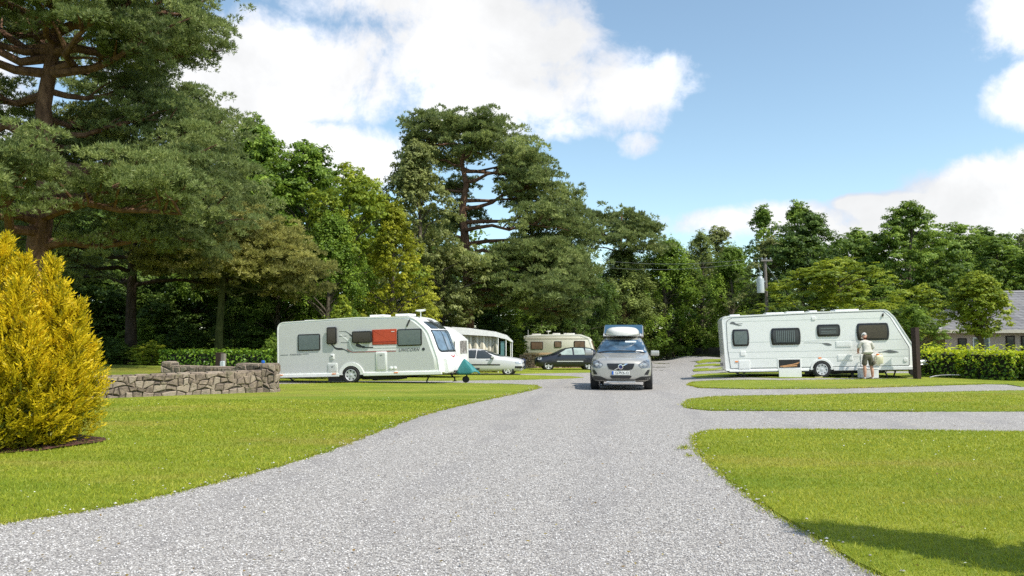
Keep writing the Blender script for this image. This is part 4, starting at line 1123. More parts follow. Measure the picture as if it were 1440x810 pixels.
def caravan_left():
    d0 = 29.3; p = at(392, 475, d0); gzz = gz(-6, 28.3)
    root = empty('touring_caravan', (p.x, p.y, gzz - .10), (0, -R(1.8), -R(15)), 'grey-sided touring caravan with open brown windows, a red blind and a white front', 'caravan', 'touring caravans'); root.scale = (1.03, .96, .96)
    S = 1.0
    out = rpoly([(0, .33, .04), (.0, 2.48, .30), (3.2, 2.56, 1.0), (5.45, 2.50, .75), (6.02, 1.95, .9), (6.36, .90, .5), (6.44, .33, .05)], 7)
    Wd = 2.25
    body = caravan_body(root, out, Wd, WHITE, bulge=.22, rbulge=.06, camber=.03)
    bv = bvh_of(body)
    # grey side skin, both sides
    sk = rpoly([(.05, .47, .03), (.05, 2.40, .26), (3.2, 2.48, 1.0), (5.30, 2.43, .70), (5.86, 1.95, .9), (6.20, .90, .5), (6.25, .47, .06)], 7)
    for y0, y1 in ((-.005, .02), (Wd + .005, Wd - .02)):
        mb = MB(); mb.prism(sk, y0, y1); mb.build('side_panel', GREYP, root)
    # edge rail + lower skirt
    mb = MB(); ring = inset_poly(out, .015); ribbon(mb, ring + [ring[0]], .035, -.012, .02); mb.build('awning_rail', WHITE, root)
    for xa, xb in ((-.12, 2.54), (3.50, 6.5)):
        mb = MB(); mb.box(xa, xb, -.05, .05, .27, .41); mb.build('side_skirt', WHITE, root, bevel=.02)
    mb = MB(); mb.box(-.1, 6.4, .1, Wd - .1, .24, .32); mb.box(2.0, 2.75, .15, 2.1, .10, .26); mb.box(3.3, 4.9, .3, .45, .12, .26); mb.box(3.3, 4.9, 1.8, 1.95, .12, .26)
    mb.box(3.8, 4.6, .6, 1.5, .08, .24); mb.tube([(2.96, .15, .3), (2.96, 2.1, .3)], .05, 8); mb.build('chassis', DARKM, root)
    # windows
    side_window(root, rrect(.86, 1.78, 1.31, 1.97, .07), GLASSG, label='grey tinted rear side window')
    w = side_window(root, rrect(2.08, 2.48, 1.54, 2.21, .07), GLASSB, y=-.07, proud=.03, label='small brown tinted window hinged open')
    for xa in (2.12, 2.38):
        mb = MB(); mb.box(xa, xa + .05, -.1, 0, 1.58, 1.61); mb.build('window_stay', BLACKP, w)
    side_window(root, rrect(3.86, 4.82, 1.46, 2.05, .03), REDB, frame=REDB, proud=.012, name='red_blind_window', label='opening filled by an orange red blind')
    m = MB(); m.box(3.90, 4.78, -.026, -.018, 1.56, 1.585); m.build('blind_rail', simple('dark_red', (.30, .03, .015), .5), root); m = MB(); m.box(4.62, 4.74, -.028, -.018, 1.94, 1.965); m.build('blind_catch', WHITE, root)
    w = side_window(root, rrect(3.10, 3.88, 1.55, 2.01, .07), GLASSB, y=-.08, proud=.03, label='brown tinted window hinged open')
    for xa in (3.15, 3.75):
        mb = MB(); mb.box(xa, xa + .05, -.12, 0, 1.58, 1.61); mb.build('window_stay', BLACKP, w)
    side_window(root, rrect(4.84, 5.78, 1.38, 2.03, .07), GLASSG, label='grey tinted front side window')
    # hatches
    def hatch(x0, x1, z0, z1, nm='service_hatch', vents=0):
        m = MB(); m.prism(rrect(x0, x1, z0, z1, .04), -.03, .01, .01); h = m.build(nm, WHITE, root, smooth=True)
        m = MB(); m.prism(rrect(x0 + .06, x1 - .06, z0 + .06, z1 - .06, .03), -.036, -.02, .004); m.build('hatch_door', GREYP, h)
        m = MB(); m.box((x0 + x1) / 2 - .04, (x0 + x1) / 2 + .04, -.045, -.03, z1 - .15, z1 - .13); m.build('latch', DECALB, h); return h
    hatch(4.0, 4.42, .45, 1.20); hatch(2.08, 2.46, .42, .80); 
    m = MB(); m.prism(rrect(2.20, 2.34, .95, 1.15, .02), -.04, .01, .01); s = m.build('shower_point', WHITE, root, smooth=True)
    m = MB(); m.prism(disc_poly(2.27, 1.07, .025), -.05, -.035); m.build('knob', BLACKP, s)
    for cx in (4.58, 4.73):
        m = MB(); m.prism(disc_poly(cx, .55, .065), -.04, .01, .01); m.build('filler_cap', WHITE, root, smooth=True)
    for cx in (.16, 2.34, 4.78):
        m = MB(); m.prism(rrect(cx - .08, cx + .08, .36, .40, .01), -.06, -.045, .003); m.build('marker_light', ORANGE, root)
    # wheel with white arch
    arch(root, 3.02, .31, .50, .37, .33, WHITE, -.045, depth=.1)
    m = MB(); m.prism(disc_poly(3.02, .33, .365), -.008, .02); m.build('wheel_well', BLACKP, root)
    wheel(root, 3.02, .03, .32, .325, .19, 7); wheel(root, 3.02, Wd - .06, .31, .315, .19, 7, face=1)
    for x0, x1, y in ((.3, .62, .25), (1.05, 1.42, 1.9), (5.95, 5.82, .3), (6.1, 6.35, 1.9)): steady(root, x0, x1, .30, y)
    # swoosh graphics and writing
    m = MB()
    ribbon_part('black_swoosh', DECALB, root, smooth_line([(2.55, 2.03), (2.80, 2.02), (2.95, 1.93), (3.08, 1.80)], 4), [.01] * 4 + [.02] * 5 + [.05] * 3 + [.02], -.011)
    ribbon_part('black_swoosh', DECALB, root, smooth_line([(2.22, 1.56), (2.42, 1.37), (2.72, 1.33), (2.95, 1.20)], 4), [.05] * 4 + [.07] * 4 + [.03] * 4 + [.01], -.011)
    ribbon_part('black_swoosh', DECALB, root, smooth_line([(3.22, 1.50), (3.42, 1.42), (3.60, 1.38), (3.9, 1.37)], 4), [.12] * 4 + [.09] * 4 + [.04] * 5, -.0115)
    ribbon_part('black_swoosh', DECALB, root, smooth_line([(2.55, 1.85), (2.7, 1.84), (2.85, 1.85)], 3), .012, -.011); ribbon_part('black_swoosh', DECALB, root, smooth_line([(2.62, 1.60), (2.75, 1.59), (2.95, 1.59)], 3), .012, -.011)
    m = MB(); ribbon(m, [(.12, 1.17), (.45, 1.17)], .014, -.011); m.build('name_line', DECALB, root); m = MB(); ribbon(m, [(1.05, 1.19), (1.30, 1.19)], .014, -.011); m.build('name_line', DECALB, root)
    m = MB(); ribbon(m, smooth_line([(2.85, 1.33), (3.05, 1.215), (3.3, 1.205), (4.78, 1.20)], 4), .018, -.0125); m.build('red_stripe', simple('red_decal', (.5, .02, .03), .4), root)
    m = MB(); ribbon(m, smooth_line([(3.3, 1.62), (3.52, 1.43), (3.85, 1.375), (4.8, 1.36)], 4), .045, -.0105); ribbon(m, smooth_line([(2.6, 1.9), (2.95, 1.62), (3.0, 1.45), (3.1, 1.32), (3.3, 1.27), (4.78, 1.255)], 4), .05, -.0105); m.build('white_stripe', WHITE, root)
    text('UNICORN', .17, (5.27, -.012, 1.235), (R(90), 0, 0), DECAL, root, 'lettering', .35, .002, width=.80, spacing=1.1)
    m = MB(); m.prism(disc_poly(5.83, 1.245, .055), -.014, -.004); m.build('badge', DECALB, root)
    text('CORDOBA', .07, (.76, -.012, 1.18), (R(90), 0, 0), DECAL, root, 'model_lettering', .25, .002, width=.48, spacing=1.2)
    m = MB(); m.prism(rpoly([(5.20, 2.13, .01), (5.24, 2.12, .01), (5.36, 2.38, .01), (5.32, 2.40, .01)]), -.05, 0, .004); m.build('grab_handle', DECALB, root)
    # curved front glazing in three pieces plus upper skylights
    for nm, y0, y1 in (('front_window', .22, .80), ('front_window', .86, 1.39), ('front_window', 1.45, 2.03)):
        pts = rpoly([(y0, 1.16, .16 if y0 < .5 or y0 > 1.4 else .05), (y1, 1.16, .16 if y0 > 1.4 else .05), (y1, 1.93, .04), (y0, 1.93, .04)], 4)
        w = patch(nm, pts, 'x+', bv, .012, simple('front_glass', (.16, .23, .30), .05, var=.25, scale=2.5, spec=.8), root, .08)
        sol = w.modifiers.new('t', 'SOLIDIFY'); sol.thickness = .01; sol.offset = -1
    pts = rpoly([(.16, 1.10, .2), (2.09, 1.10, .2), (2.09, 1.97, .06), (.16, 1.97, .06)], 4)
    patch('front_window_surround', pts, 'x+', bv, .004, BLACKP, root, .08)
    for y0, y1 in ((.28, .85), (1.40, 1.97)):
        patch('skylight', rpoly([(y0, 2.01, .04), (y1, 2.01, .04), (y1, 2.30, .04), (y0, 2.30, .04)], 3), 'x+', bv, .012, GLASSD, root, .08)
    patch('skylight', rpoly([(.9, 2.01, .04), (1.35, 2.01, .04), (1.35, 2.40, .04), (.9, 2.40, .04)], 3), 'x+', bv, .012, GLASSD, root, .08)
    chev = smooth_line([(.93, .98), (1.05, .925), (1.125, .915), (1.2, .925), (1.32, .98)], 3); cp = [(p[0], p[1] + .022) for p in chev] + [(p[0], p[1] - .022) for p in chev[::-1]]
    patch('red_chevron', cp, 'x+', bv, .01, simple('red_decal', (.5, .02, .03), .4), root, .1)
    # gas locker nose, drawbar, jockey wheel
    m = MB(); nose = rpoly([(6.30, .30, .02), (6.30, .95, .02), (6.62, .86, .12), (6.70, .30, .08)], 4); m.prism(nose, .25, 2.0, 0); m.build('gas_locker', WHITE, root, smooth=True, bevel=.05)
    m = MB(); m.tube([(6.2, .55, .33), (7.35, 1.12, .40)], .035, 6); m.tube([(6.2, 1.7, .33), (7.35, 1.13, .40)], .035, 6); m.tube([(7.3, 1.125, .40), (7.55, 1.125, .42)], .04, 8); m.build('drawbar', DARKM, root, smooth=True)
    m = MB(); m.tube([(7.12, .95, .14), (7.12, .95, .72)], .025, 8); m.tube([(7.12, .95, .72), (7.02, .95, .74)], .012, 6)
    M = Matrix.Translation((7.08, .95, .13)) @ Matrix.Rotation(R(90), 4, 'X'); m.lathe([(.02, -.05), (.12, -.045), (.13, -.02), (.13, .02), (.12, .045), (.02, .05)], 20, M); j = m.build('jockey_wheel', RUB, root, smooth=True); j.location.z = -.10
    # roof furniture
    m = MB(); m.prism(rrect(.75, 1.15, 2.5, 2.56, .02), .7, 1.3, .01); m.build('roof_vent', WHITE, root)
    m = MB(); m.prism(rrect(3.55, 4.1, 2.57, 2.65, .03), .5, 1.2, .01); m.build('roof_vent', WHITE, root)
    m = MB(); m.prism(rrect(4.45, 5.0, 2.57, 2.66, .03), .8, 1.5, .01); m.build('roof_light', WHITE, root)
    m = MB(); m.tube([(5.55, .55, 2.45), (5.55, .55, 2.74)], .02, 8); m.lathe([(.03, 0), (.17, .02), (.19, .045), (.17, .07), (.04, .08)], 20, Matrix.Translation((5.55, .55, 2.70))); m.build('aerial', WHITE, root, smooth=True)
    m = MB(); m.prism(rpoly([(-.06, .6), (-.06, .9), (-.03, .9), (-.03, .6)]), .15, .4); m.build('tail_light', REDL, root)
    # teal cover over the hitch: a cloth draped over it
    o = empty('hitch_cover', (7.15, 0, 0), (0, 0, 0), 'teal fabric cover draped over the hitch of the grey caravan', 'cover')
    vs = []; fs = []; nr, nc = 9, 22
    for i in range(nr):
        t = i / (nr - 1)
        for k in range(nc):
            a = 2 * math.pi * k / nc; fold = 1 + .13 * math.sin(5 * a + 2) * t + .07 * math.sin(9 * a) * t
            rx = (.03 + .27 * t ** .8) * fold; ry = (.03 + .25 * t ** .7) * fold
            vs.append((math.cos(a) * rx + (.30 * t if math.cos(a) > -.2 else .02), math.sin(a) * ry, .74 - .52 * t + .30 * (1 - t) * 0 - .05 * math.sin(3 * a + 1) * t))
    for i in range(nr - 1):
        for k in range(nc): fs.append((i * nc + k, i * nc + (k + 1) % nc, (i + 1) * nc + (k + 1) % nc, (i + 1) * nc + k))
    fs.append(tuple(range(nc)))
    m = MB(); m.add(vs, fs); c = m.build('cloth', TEAL, o, smooth=True); s = c.modifiers.new('s', 'SOLIDIFY'); s.thickness = .012
    bpy.context.view_layer.update()
    o.location = root.matrix_world @ Vector((7.02, 1.0, .04)); o.rotation_euler = root.rotation_euler
    return root
caravan_left()

def caravan_right():
    p = at(1018, 475, 30.3)
    root = empty('touring_caravan', (p.x, p.y, gz(11, 29) - .07), (0, -R(1.3), -R(11)), 'white touring caravan with black barrel shaped windows and an open side locker', 'caravan', 'touring caravans'); root.scale = (.965, 1, 1)
    Wd = 2.3
    out = rpoly([(.06, .30, .05), (-.02, 2.38, .20), (.2, 2.47, .1), (3.5, 2.545, 1.0), (6.35, 2.57, .30), (6.62, 2.28, .25), (7.28, 1.12, .28), (7.26, .33, .05)], 6)
    body = caravan_body(root, out, Wd, WHITE, bulge=.12, rbulge=.03, camber=.03); bv = bvh_of(body)
    sk = rpoly([(.26, .40, .03), (.17, 1.2, .5), (.16, 2.28, .16), (.40, 2.40, .05), (3.5, 2.48, 1.0), (6.22, 2.505, .26), (6.45, 2.27, .25), (7.09, 1.10, .28), (7.06, .42, .04)], 6)
    for y0, y1 in ((-.006, .02), (Wd + .006, Wd - .02)):
        m = MB(); m.prism(sk, y0, y1); m.build('side_panel', CREAMW, root)
    m = MB(); ring = sk + [sk[0]]; ribbon(m, ring, .022, -.0085, .01); m.build('panel_seam', DECAL, root)
    m = MB(); ring = inset_poly(out, .02); ribbon(m, ring + [ring[0]], .04, -.014, .02); m.build('awning_rail', WHITE, root)
    m = MB()
    for z, xa, xb in ((2.25, .2, 6.4), (1.42, .2, 6.85), (1.03, .2, 7.05), (.78, .25, 7.05)): m.box(xa, xb, -.0095, -.005, z, z + .009)
    m.build('panel_crease', simple('crease_grey', (.50, .54, .50), .4), root)
    m = MB(); m.box(.2, 3.3, -.03, .03, .26, .33); m.box(4.25, 7.22, -.03, .03, .26, .38); m.build('side_skirt', WHITE, root, bevel=.01)
    m = MB(); m.box(.2, 7.2, .06, Wd - .1, .22, .31); m.box(3.2, 6.2, .3, .4, .12, .24); m.box(3.2, 6.2, 1.8, 1.9, .12, .24); m.box(4.3, 5.4, .35, 1.3, .14, .24); m.tube([(3.8, .2, .3), (3.8, 2.1, .3)], .05, 8)
    m.box(4.95, 5.05, .25, .35, 0, .25); m.tube([(4.75, .2, .02), (4.75, .2, .24)], .012, 5); m.tube([(4.2, .2, .12), (4.9, .2, .10)], .012, 5); m.build('chassis', DARKM, root)
    kw = dict(fw=.075, proud=.035)
    side_window(root, rrect(.40, 1.00, 1.27, 1.94, .06, bulge=.035), GLASSG, label='small black framed rear side window with a grey blind', **kw)
    w = side_window(root, rrect(1.93, 3.00, 1.29, 1.95, .06, bulge=.04), GLASSD, label='wide black framed side window with net curtains', **kw)
    m = MB(); [m.box(2.1 + k * .075, 2.135 + k * .075, -.05, -.042, 1.40, 1.85) for k in range(10)]; m.build('net_curtain', GLASSG, w)
    w = side_window(root, rrect(3.70, 4.53, 1.58, 2.05, .06, bulge=.03), GLASSD, label='shallow black framed kitchen window', **kw)
    m = MB(); [m.box(3.82, 4.4, -.05, -.042, z, z + .028) for z in (1.70, 1.77, 1.88)]; m.build('blind_slat', GLASSG, w)
    side_window(root, rrect(5.22, 6.33, 1.40, 2.06, .06, bulge=.05), GLASSB, label='wide black framed front side window', **kw)
    def vent(x0, x1, z0, z1, nm='fridge_vent'):
        m = MB(); m.prism(rrect(x0, x1, z0, z1, .02), -.025, 0, .008); h = m.build(nm, WHITE, root)
        m = MB(); m.prism(rrect(x0 + .035, x1 - .035, z0 + .035, z1 - .035, .01), -.03, -.02, .003); m.build('grille', CREAMW, h)
        return h
    vent(4.37, 4.95, 1.17, 1.39); vent(4.41, 4.98, .65, .86)
    vent(.58, 1.03, .37, .72, 'cassette_hatch'); 
    m = MB(); m.prism(rrect(.67, .87, .90, 1.07, .03), -.03, 0, .008); m.build('water_inlet', WHITE, root)
    m = MB(); m.prism(rrect(6.86, 7.0, .56, .70, .05), -.03, 0, .008); m.build('water_inlet', WHITE, root)
    m = MB(); m.prism(rrect(3.50, 3.66, 2.24, 2.36, .03), -.03, 0, .008); m.build('flue', WHITE, root)
    for x0, z0 in ((.44, .64), (3.68, .73), (5.9, .70)):
        m = MB(); m.prism(rrect(x0, x0 + .12, z0, z0 + .045, .015), -.025, 0, .004); m.build('marker_light', ORANGE, root)
    # open locker: flat black plate paints its shaded inside, flap hangs down
    m = MB(); m.prism(rrect(2.10, 3.02, .36, .76, .02), -.02, 0, .005); lk = m.build('side_locker', WHITE, root)
    m = MB(); m.prism(rrect(2.15, 2.97, .40, .71, .01), -.024, -.01); m.build('locker_dark_plate', BLACKP, lk)
    m = MB(); m.tube([(2.2, -.03, .44), (2.9, -.03, .55)], .025, 6); m.tube([(2.3, -.035, .43), (2.85, -.035, .47)], .03, 6); m.tube([(2.5, -.03, .45), (2.95, -.03, .60)], .02, 6); m.build('stored_poles', simple('pine_wood', (.45, .24, .10), .6), lk)
    m = MB(); m.prism(rrect(2.13, 3.0, .02, .37, .02), -.075, -.045, .008); fl = m.build('locker_flap', WHITE, lk)
    # wheel
    arch(root, 3.79, .30, .43, .36, .30, WHITE, -.04, depth=.1)
    m = MB(); m.prism(disc_poly(3.79, .33, .355), -.009, .02); m.build('wheel_well', BLACKP, root)
    wheel(root, 3.79, .03, .31, .315, .19, 8); wheel(root, 3.79, Wd - .06, .30, .30, .19, 8, face=1)
    for x0, x1, y in ((.42, .80, .2), (.5, .85, 2.0), (6.15, 6.28, .2), (6.72, 6.62, .5)): steady(root, x0, x1, .27, y)
    # decals
    m = MB()
    ribbon_part('grey_swoosh', DECAL, root, smooth_line([(.30, 2.18), (.42, 2.20), (.52, 2.15), (.66, 2.10), (.78, 2.09)], 3), [.02, .06, .08, .09, .09, .08, .06, .05, .04, .03, .02, .01, .005], -.013)
    ribbon_part('grey_swoosh', DECAL, root, [(.55, 2.165), (.66, 2.16), (.8, 2.165)], .018, -.013)
    ribbon_part('grey_swoosh', DECAL, root, smooth_line([(3.15, 1.36), (3.75, 1.34), (4.0, 1.29), (4.22, 1.25)], 4), [.006] * 6 + [.03, .06, .09, .10, .09, .05, .01], -.013)
    ribbon_part('grey_swoosh', DECAL, root, smooth_line([(5.95, .93), (6.25, .96), (6.45, .95), (6.70, .93)], 4), [.02, .02, .02, .05, .08, .10, .12, .12, .11, .09, .06, .03, .005], -.013)
    m = MB(); m.prism(rpoly([(6.15, 2.30, .01), (6.20, 2.30, .01), (6.22, 2.42, .01), (6.17, 2.42, .01)]), -.05, 0, .004); m.build('awning_light', BLACKP, root)
    # nose
    m = MB(); m.prism(rpoly([(7.24, .95, .03), (7.38, .95, .04), (7.38, 1.22, .06), (7.24, 1.28, .03)], 3), .2, 2.0); m.build('grab_handle', WHITE, root, bevel=.02)
    m = MB(); m.prism(rpoly([(7.2, .28, .03), (7.42, .30, .08), (7.40, .78, .08), (7.2, .85, .03)], 3), .15, 2.1); m.build('gas_locker', WHITE, root, bevel=.04, smooth=True)
    m = MB(); m.tube([(6.9, .6, .35), (8.15, 1.15, .42)], .035, 6); m.tube([(6.9, 1.7, .35), (8.15, 1.16, .42)], .035, 6); m.build('drawbar', GALV, root, smooth=True)
    m = MB(); m.tube([(7.35, .95, .50), (7.98, 1.10, .52)], .07, 10); m.build('hitch_tube', WHITE, root, smooth=True)
    m = MB(); m.tube([(7.98, 1.12, .52), (8.35, 1.15, .50)], .05, 8); m.tube([(8.05, 1.14, .55), (8.3, 1.14, .66)], .02, 6); m.box(8.3, 8.42, 1.1, 1.2, .45, .55); m.build('coupling', BLACKP, root, smooth=True)
    m = MB(); m.tube([(7.45, .9, .15), (7.45, .9, .75)], .025, 8)
    M = Matrix.Translation((7.42, .9, .13)) @ Matrix.Rotation(R(90), 4, 'X'); m.lathe([(.02, -.05), (.12, -.045), (.13, -.02), (.13, .02), (.12, .045), (.02, .05)], 20, M); m.build('jockey_wheel', RUB, root, smooth=True)
    for x0, x1, z in ((.35, .75, 2.46), (1.8, 2.5, 2.50), (2.6, 3.3, 2.52), (3.5, 3.8, 2.53), (4.5, 5.4, 2.545)):
        m = MB(); m.prism(rrect(x0, x1, z, z + .085, .03), .4, 1.3, .02); m.build('roof_vent', WHITE, root, smooth=True)
    m = MB(); m.box(-.13, -.02, .15, .35, .5, .62); m.build('tail_light', simple('smoke_lens', (.25, .22, .22), .2), root)
    # window shade strips behind front
    patch('front_window', rpoly([(.4, 1.3, .1), (1.9, 1.3, .1), (1.9, 1.95, .1), (.4, 1.95, .1)], 4), 'x+', bv, .012, GLASSD, root, .1)
    return root
CR = caravan_right()

def caravan_far():
    d = 62; p = at(737, 475, d); zg = gz(2, 62)
    root = empty('touring_caravan', (p.x, p.y, zg), (0, 0, -R(6)), 'cream touring caravan with three brown windows far behind the black hatchback', 'caravan', 'touring caravans')
    out = rpoly([(0, .42, .05), (-.03, 2.45, .12), (1.2, 2.54, .5), (4.5, 2.55, .8), (5.25, 2.30, .5), (5.62, 1.2, .4), (5.6, .42, .05)], 5)
    body = caravan_body(root, out, 2.2, CREAM, bulge=.2, camber=.04); bv = bvh_of(body)
    m = MB(); ring = inset_poly(out, .04); ribbon(m, ring[6:] + ring[:1], .09, -.012, .02); m.build('edge_rail', WHITE, root)
    for a, c, e, f in ((.55, 1.55, 1.35, 1.98), (2.45, 3.05, 1.50, 2.02), (4.05, 4.95, 1.35, 2.05)):
        side_window(root, rrect(a, c, e, f, .06), simple('tan_window', (.20, .13, .085), .15, var=.2, scale=3), fw=.05, label='brown curtained side window')
    m = MB(); m.box(.05, 5.55, -.02, .0, 1.0, 1.03); m.box(.05, 5.4, -.02, 0, 2.22, 2.24); m.build('trim_strip', simple('olive_strip', (.38, .35, .24), .5), root)
    m = MB(); m.prism(rrect(.18, .34, .75, 1.25, .03), -.04, 0); m.build('rear_lamp_cluster', BLACKP, root)
    m = MB(); m.tube([(.3, .3, 2.4), (.3, .3, 2.95)], .05, 6); m.build('chimney', GALV, root)
    for x0, x1, z in ((.6, 1.3, 2.5), (2.3, 2.9, 2.55), (3.2, 4.1, 2.55)):
        m = MB(); m.prism(rrect(x0, x1, z, z + .13, .04), .5, 1.3, .02); m.build('roof_vent', WHITE, root, smooth=True)
    m = MB(); m.tube([(1.95, .5, 2.5), (1.95, .5, 2.85)], .03, 6); m.lathe([(.04, 0), (.2, .04), (.2, .08), (.04, .1)], 12, Matrix.Translation((1.95, .5, 2.78))); m.build('aerial', WHITE, root)
    patch('front_window', rpoly([(.3, 1.25, .1), (1.9, 1.25, .1), (1.9, 2.05, .1), (.3, 2.05, .1)], 4), 'x+', bv, .015, simple('tan_window', (.20, .13, .085), .15, var=.2, scale=3), root, .1)
    m = MB(); m.box(.2, 5.4, .1, 2.1, .3, .44); m.build('chassis', DARKM, root); wheel(root, 2.7, .08, .31, .31, .18, 6)
caravan_far()

def caravan_second():
    # seen end-on past the nose of the grey caravan
    d = 36.2; pr = at(660.5, 475, d); zg = gz(-2.5, 36)
    L = 5.9
    ang = -R(14)
    root = empty('touring_caravan', (pr.x - .66 - L * math.cos(ang), pr.y - L * math.sin(ang), zg), (0, 0, ang), 'white caravan mostly hidden behind the grey one, its flat white end showing', 'caravan', 'touring caravans')
    out = rpoly([(0, .35, .05), (0, 2.40, .25), (3, 2.48, .6), (5.0, 2.45, .5), (5.55, 2.05, .5), (5.85, 1.8, .1), (5.9, .35, .05)], 6)
    body = caravan_body(root, out, 2.15, WHITE, bulge=.05, camber=.03); bv = bvh_of(body)
    m = MB(); ribbon(m, smooth_line([(4.9, 2.40), (5.30, 2.1), (5.45, 1.7), (5.5, 1.2)], 4), .16, -.012, .02); m.build('sage_stripe', simple('sage', (.42, .43, .30), .5), root)
    w = patch('front_window', rpoly([(.65, 1.15, .06), (1.75, 1.15, .06), (1.75, 1.78, .06), (.65, 1.78, .06)], 3), 'x+', bv, .012, simple('curtained_glass', (.36, .33, .32), .1, var=.35, scale=5), root, .1)
    side_window(root, rrect(5.22, 5.72, 1.15, 1.72, .05), simple('curtained_glass', (.36, .33, .32), .1), frame=simple('pale_frame', (.6, .58, .54), .4), fw=.05)
    m = MB(); m.prism(rrect(5.74, 5.86, .75, 1.05, .03), -.03, 0, .005); m.build('marker_light', ORANGE, root)
    m = MB(); m.box(.2, 5.7, .1, 2.0, .22, .37); m.build('chassis', DARKM, root); wheel(root, 2.9, .08, .31, .31, .18, 6)
    m = MB(); m.box(5.83, 5.86, -.03, .0, .4, 1.75); m.build('corner_trim', DECAL, root)
caravan_second()

def awning():
    d = 43.5; zg = gz(-1.5, 43.5); p = at(650, 475, d); root = empty('caravan_awning', (p.x, p.y, zg), (0, 0, R(2)), 'white-roofed caravan awning with striped cream curtains behind the silver car', 'awning')
    roof = rpoly([(-.6, 2.62), (.4, 2.55), (1.9, 2.35), (2.55, 2.15), (2.9, 1.82), (2.9, 1.72), (2.5, 1.92), (1.8, 2.08), (-.6, 2.22)])
    m = MB(); m.prism(roof, -.15, 2.6); m.build('roof', simple('awning_white', (.82, .81, .78), .6), root)
    m, nt = mat_new('awning_curtain'); b = NB(nt); o = b.obj(); s = b.n('ShaderNodeSeparateXYZ'); b.put(s.inputs[0], o)
    st = b.m('GREATER_THAN', b.m('SINE', b.m('MULTIPLY', s.outputs[0], 34)), .25)
    b.out(b.bsdf(b.mix(st, (.62, .58, .47, 1), (.42, .38, .28, 1)), .8))
    vs = []; fs = []; n = 60
    for i in range(n + 1):
        u = i / n; x = -.5 + 2.5 * u; yb = .12 + .06 * math.sin(u * 44) + .04 * math.sin(u * 17)
        sl = .25 * math.sin(u * 9)
        vs += [(x + .15 * sl, yb, 2.24 - .1 * u), (x + .3 * sl, yb + .04 * math.sin(u * 30 + 1), 1.1), (x + .35 * sl, yb, .03)]
    for i in range(n): fs += [(3 * i, 3 * i + 3, 3 * i + 4, 3 * i + 1), (3 * i + 1, 3 * i + 4, 3 * i + 5, 3 * i + 2)]
    c = mobj('curtain', vs, fs, m, root, True); s = c.modifiers.new('s', 'SOLIDIFY'); s.thickness = .015
    vs = []; fs = []
    for i in range(21):
        u = i / 20; y = .1 + 2.4 * u; vs += [(2.02 + .04 * math.sin(u * 25), y, 2.14), (2.0 + .05 * math.sin(u * 25), y, .03)]
    for i in range(20): fs.append((2 * i, 2 * i + 2, 2 * i + 3, 2 * i + 1))
    c = mobj('side_curtain', vs, fs, simple('canvas_tan', (.36, .33, .25), .8), root, True); s = c.modifiers.new('s', 'SOLIDIFY'); s.thickness = .015
    mb = MB(); mb.prism([(1.35, .5), (2.0, 2.1), (2.05, .5)], .07, .09); mb.build('tied_back_flap', simple('canvas_tan', (.36, .33, .25), .8), root)
    for x, y, z in ((2.05, -.1, 2.25), (2.5, -.1, 2.02), (2.85, -.1, 1.78), (2.85, 2.5, 1.78)):
        mb = MB(); mb.tube([(x, y, 0), (x, y, z)], .028, 8); mb.build('pole', WHITE, root)
    mb = MB(); mb.prism(rrect(2.2, 2.42, .95, 1.8, .02), -.05, -.03); mb.build('clear_window', simple('window_film', (.10, .22, .22), .15), root)
awning()

# ------------------------------------------------------------------ cars (local: +x forward, width along y)
def car_body(root, st, mat, wheels, wr, arch_r, W, sub=2):
    vs = []; fs = []; n = 10
    for (x, zs, zb, zt, ws, wb, wr_) in st:
        def lp(a, c, t): return a + (c - a) * t
        half = [(0, zs), (ws - .12, zs), (ws - .01, zs + .09), (lp(ws, wb, .5) + .02, lp(zs, zb, .6)), (wb + .005, zb - .03), (lp(wb, wr_, .06), lp(zb, zt, .12)), (lp(wb, wr_, .60), lp(zb, zt, .62)), (wr_, zt - .055 * min(1, (zt - zb) / .3 + .3)), (wr_ * .72, zt - .008), (0, zt + .004)]
        row = [(x, y, z) for y, z in half] + [(x, -y, z) for y, z in half[-2:0:-1]]
        vs += row
    m = len(row)
    for i in range(len(st) - 1):
        for k in range(m): fs.append((i * m + k, i * m + (k + 1) % m, (i + 1) * m + (k + 1) % m, (i + 1) * m + k))
    # end caps as grids between mirrored points
    for base, flip in ((0, 0), ((len(st) - 1) * m, 1)):
        for k in range(0, 9):
            a, b_ = k, k + 1; c, d = (m - k) % m, (m - k - 1) % m
            q = [base + a, base + b_, base + d, base + c]; q = list(dict.fromkeys(q))
            if len(q) >= 3: fs.append(tuple(q if not flip else q[::-1]))
    mb = MB(); mb.add(vs, fs); o = mb.build('body', mat, root)
    s = o.modifiers.new('s', 'SUBSURF'); s.levels = s.render_levels = sub
    bake(o)
    full = bvh_of(o)
    cut = MB()
    for x in wheels:
        for sg in (-1, 1):
            M = Matrix.Translation((x, sg * (W / 2 - .02), wr)) @ Matrix.Rotation(R(90), 4, 'X'); cut.lathe([(arch_r, -.26), (arch_r, .26)], 28, M)
    c = cut.build('cutter', mat); bo = o.modifiers.new('b', 'BOOLEAN'); bo.operation = 'DIFFERENCE'; bo.object = c; bo.solver = 'EXACT'
    bake(o); bpy.data.objects.remove(c)
    o.data.shade_smooth(); o.data.set_sharp_from_angle(angle=R(35))
    # dark wheel housings
    hb = MB()
    for x in wheels:
        for sg in (-1, 1):
            M = Matrix.Translation((x, sg * (W / 2 - .25), wr)) @ Matrix.Rotation(R(90), 4, 'X'); hb.lathe([(arch_r - .005, -.02), (arch_r - .005, .02)], 24, M)
    hb.build('wheel_housing', BLACKP, root)
    return o, full

def mirror_y(pl): return [(-u, v) for u, v in pl][::-1]

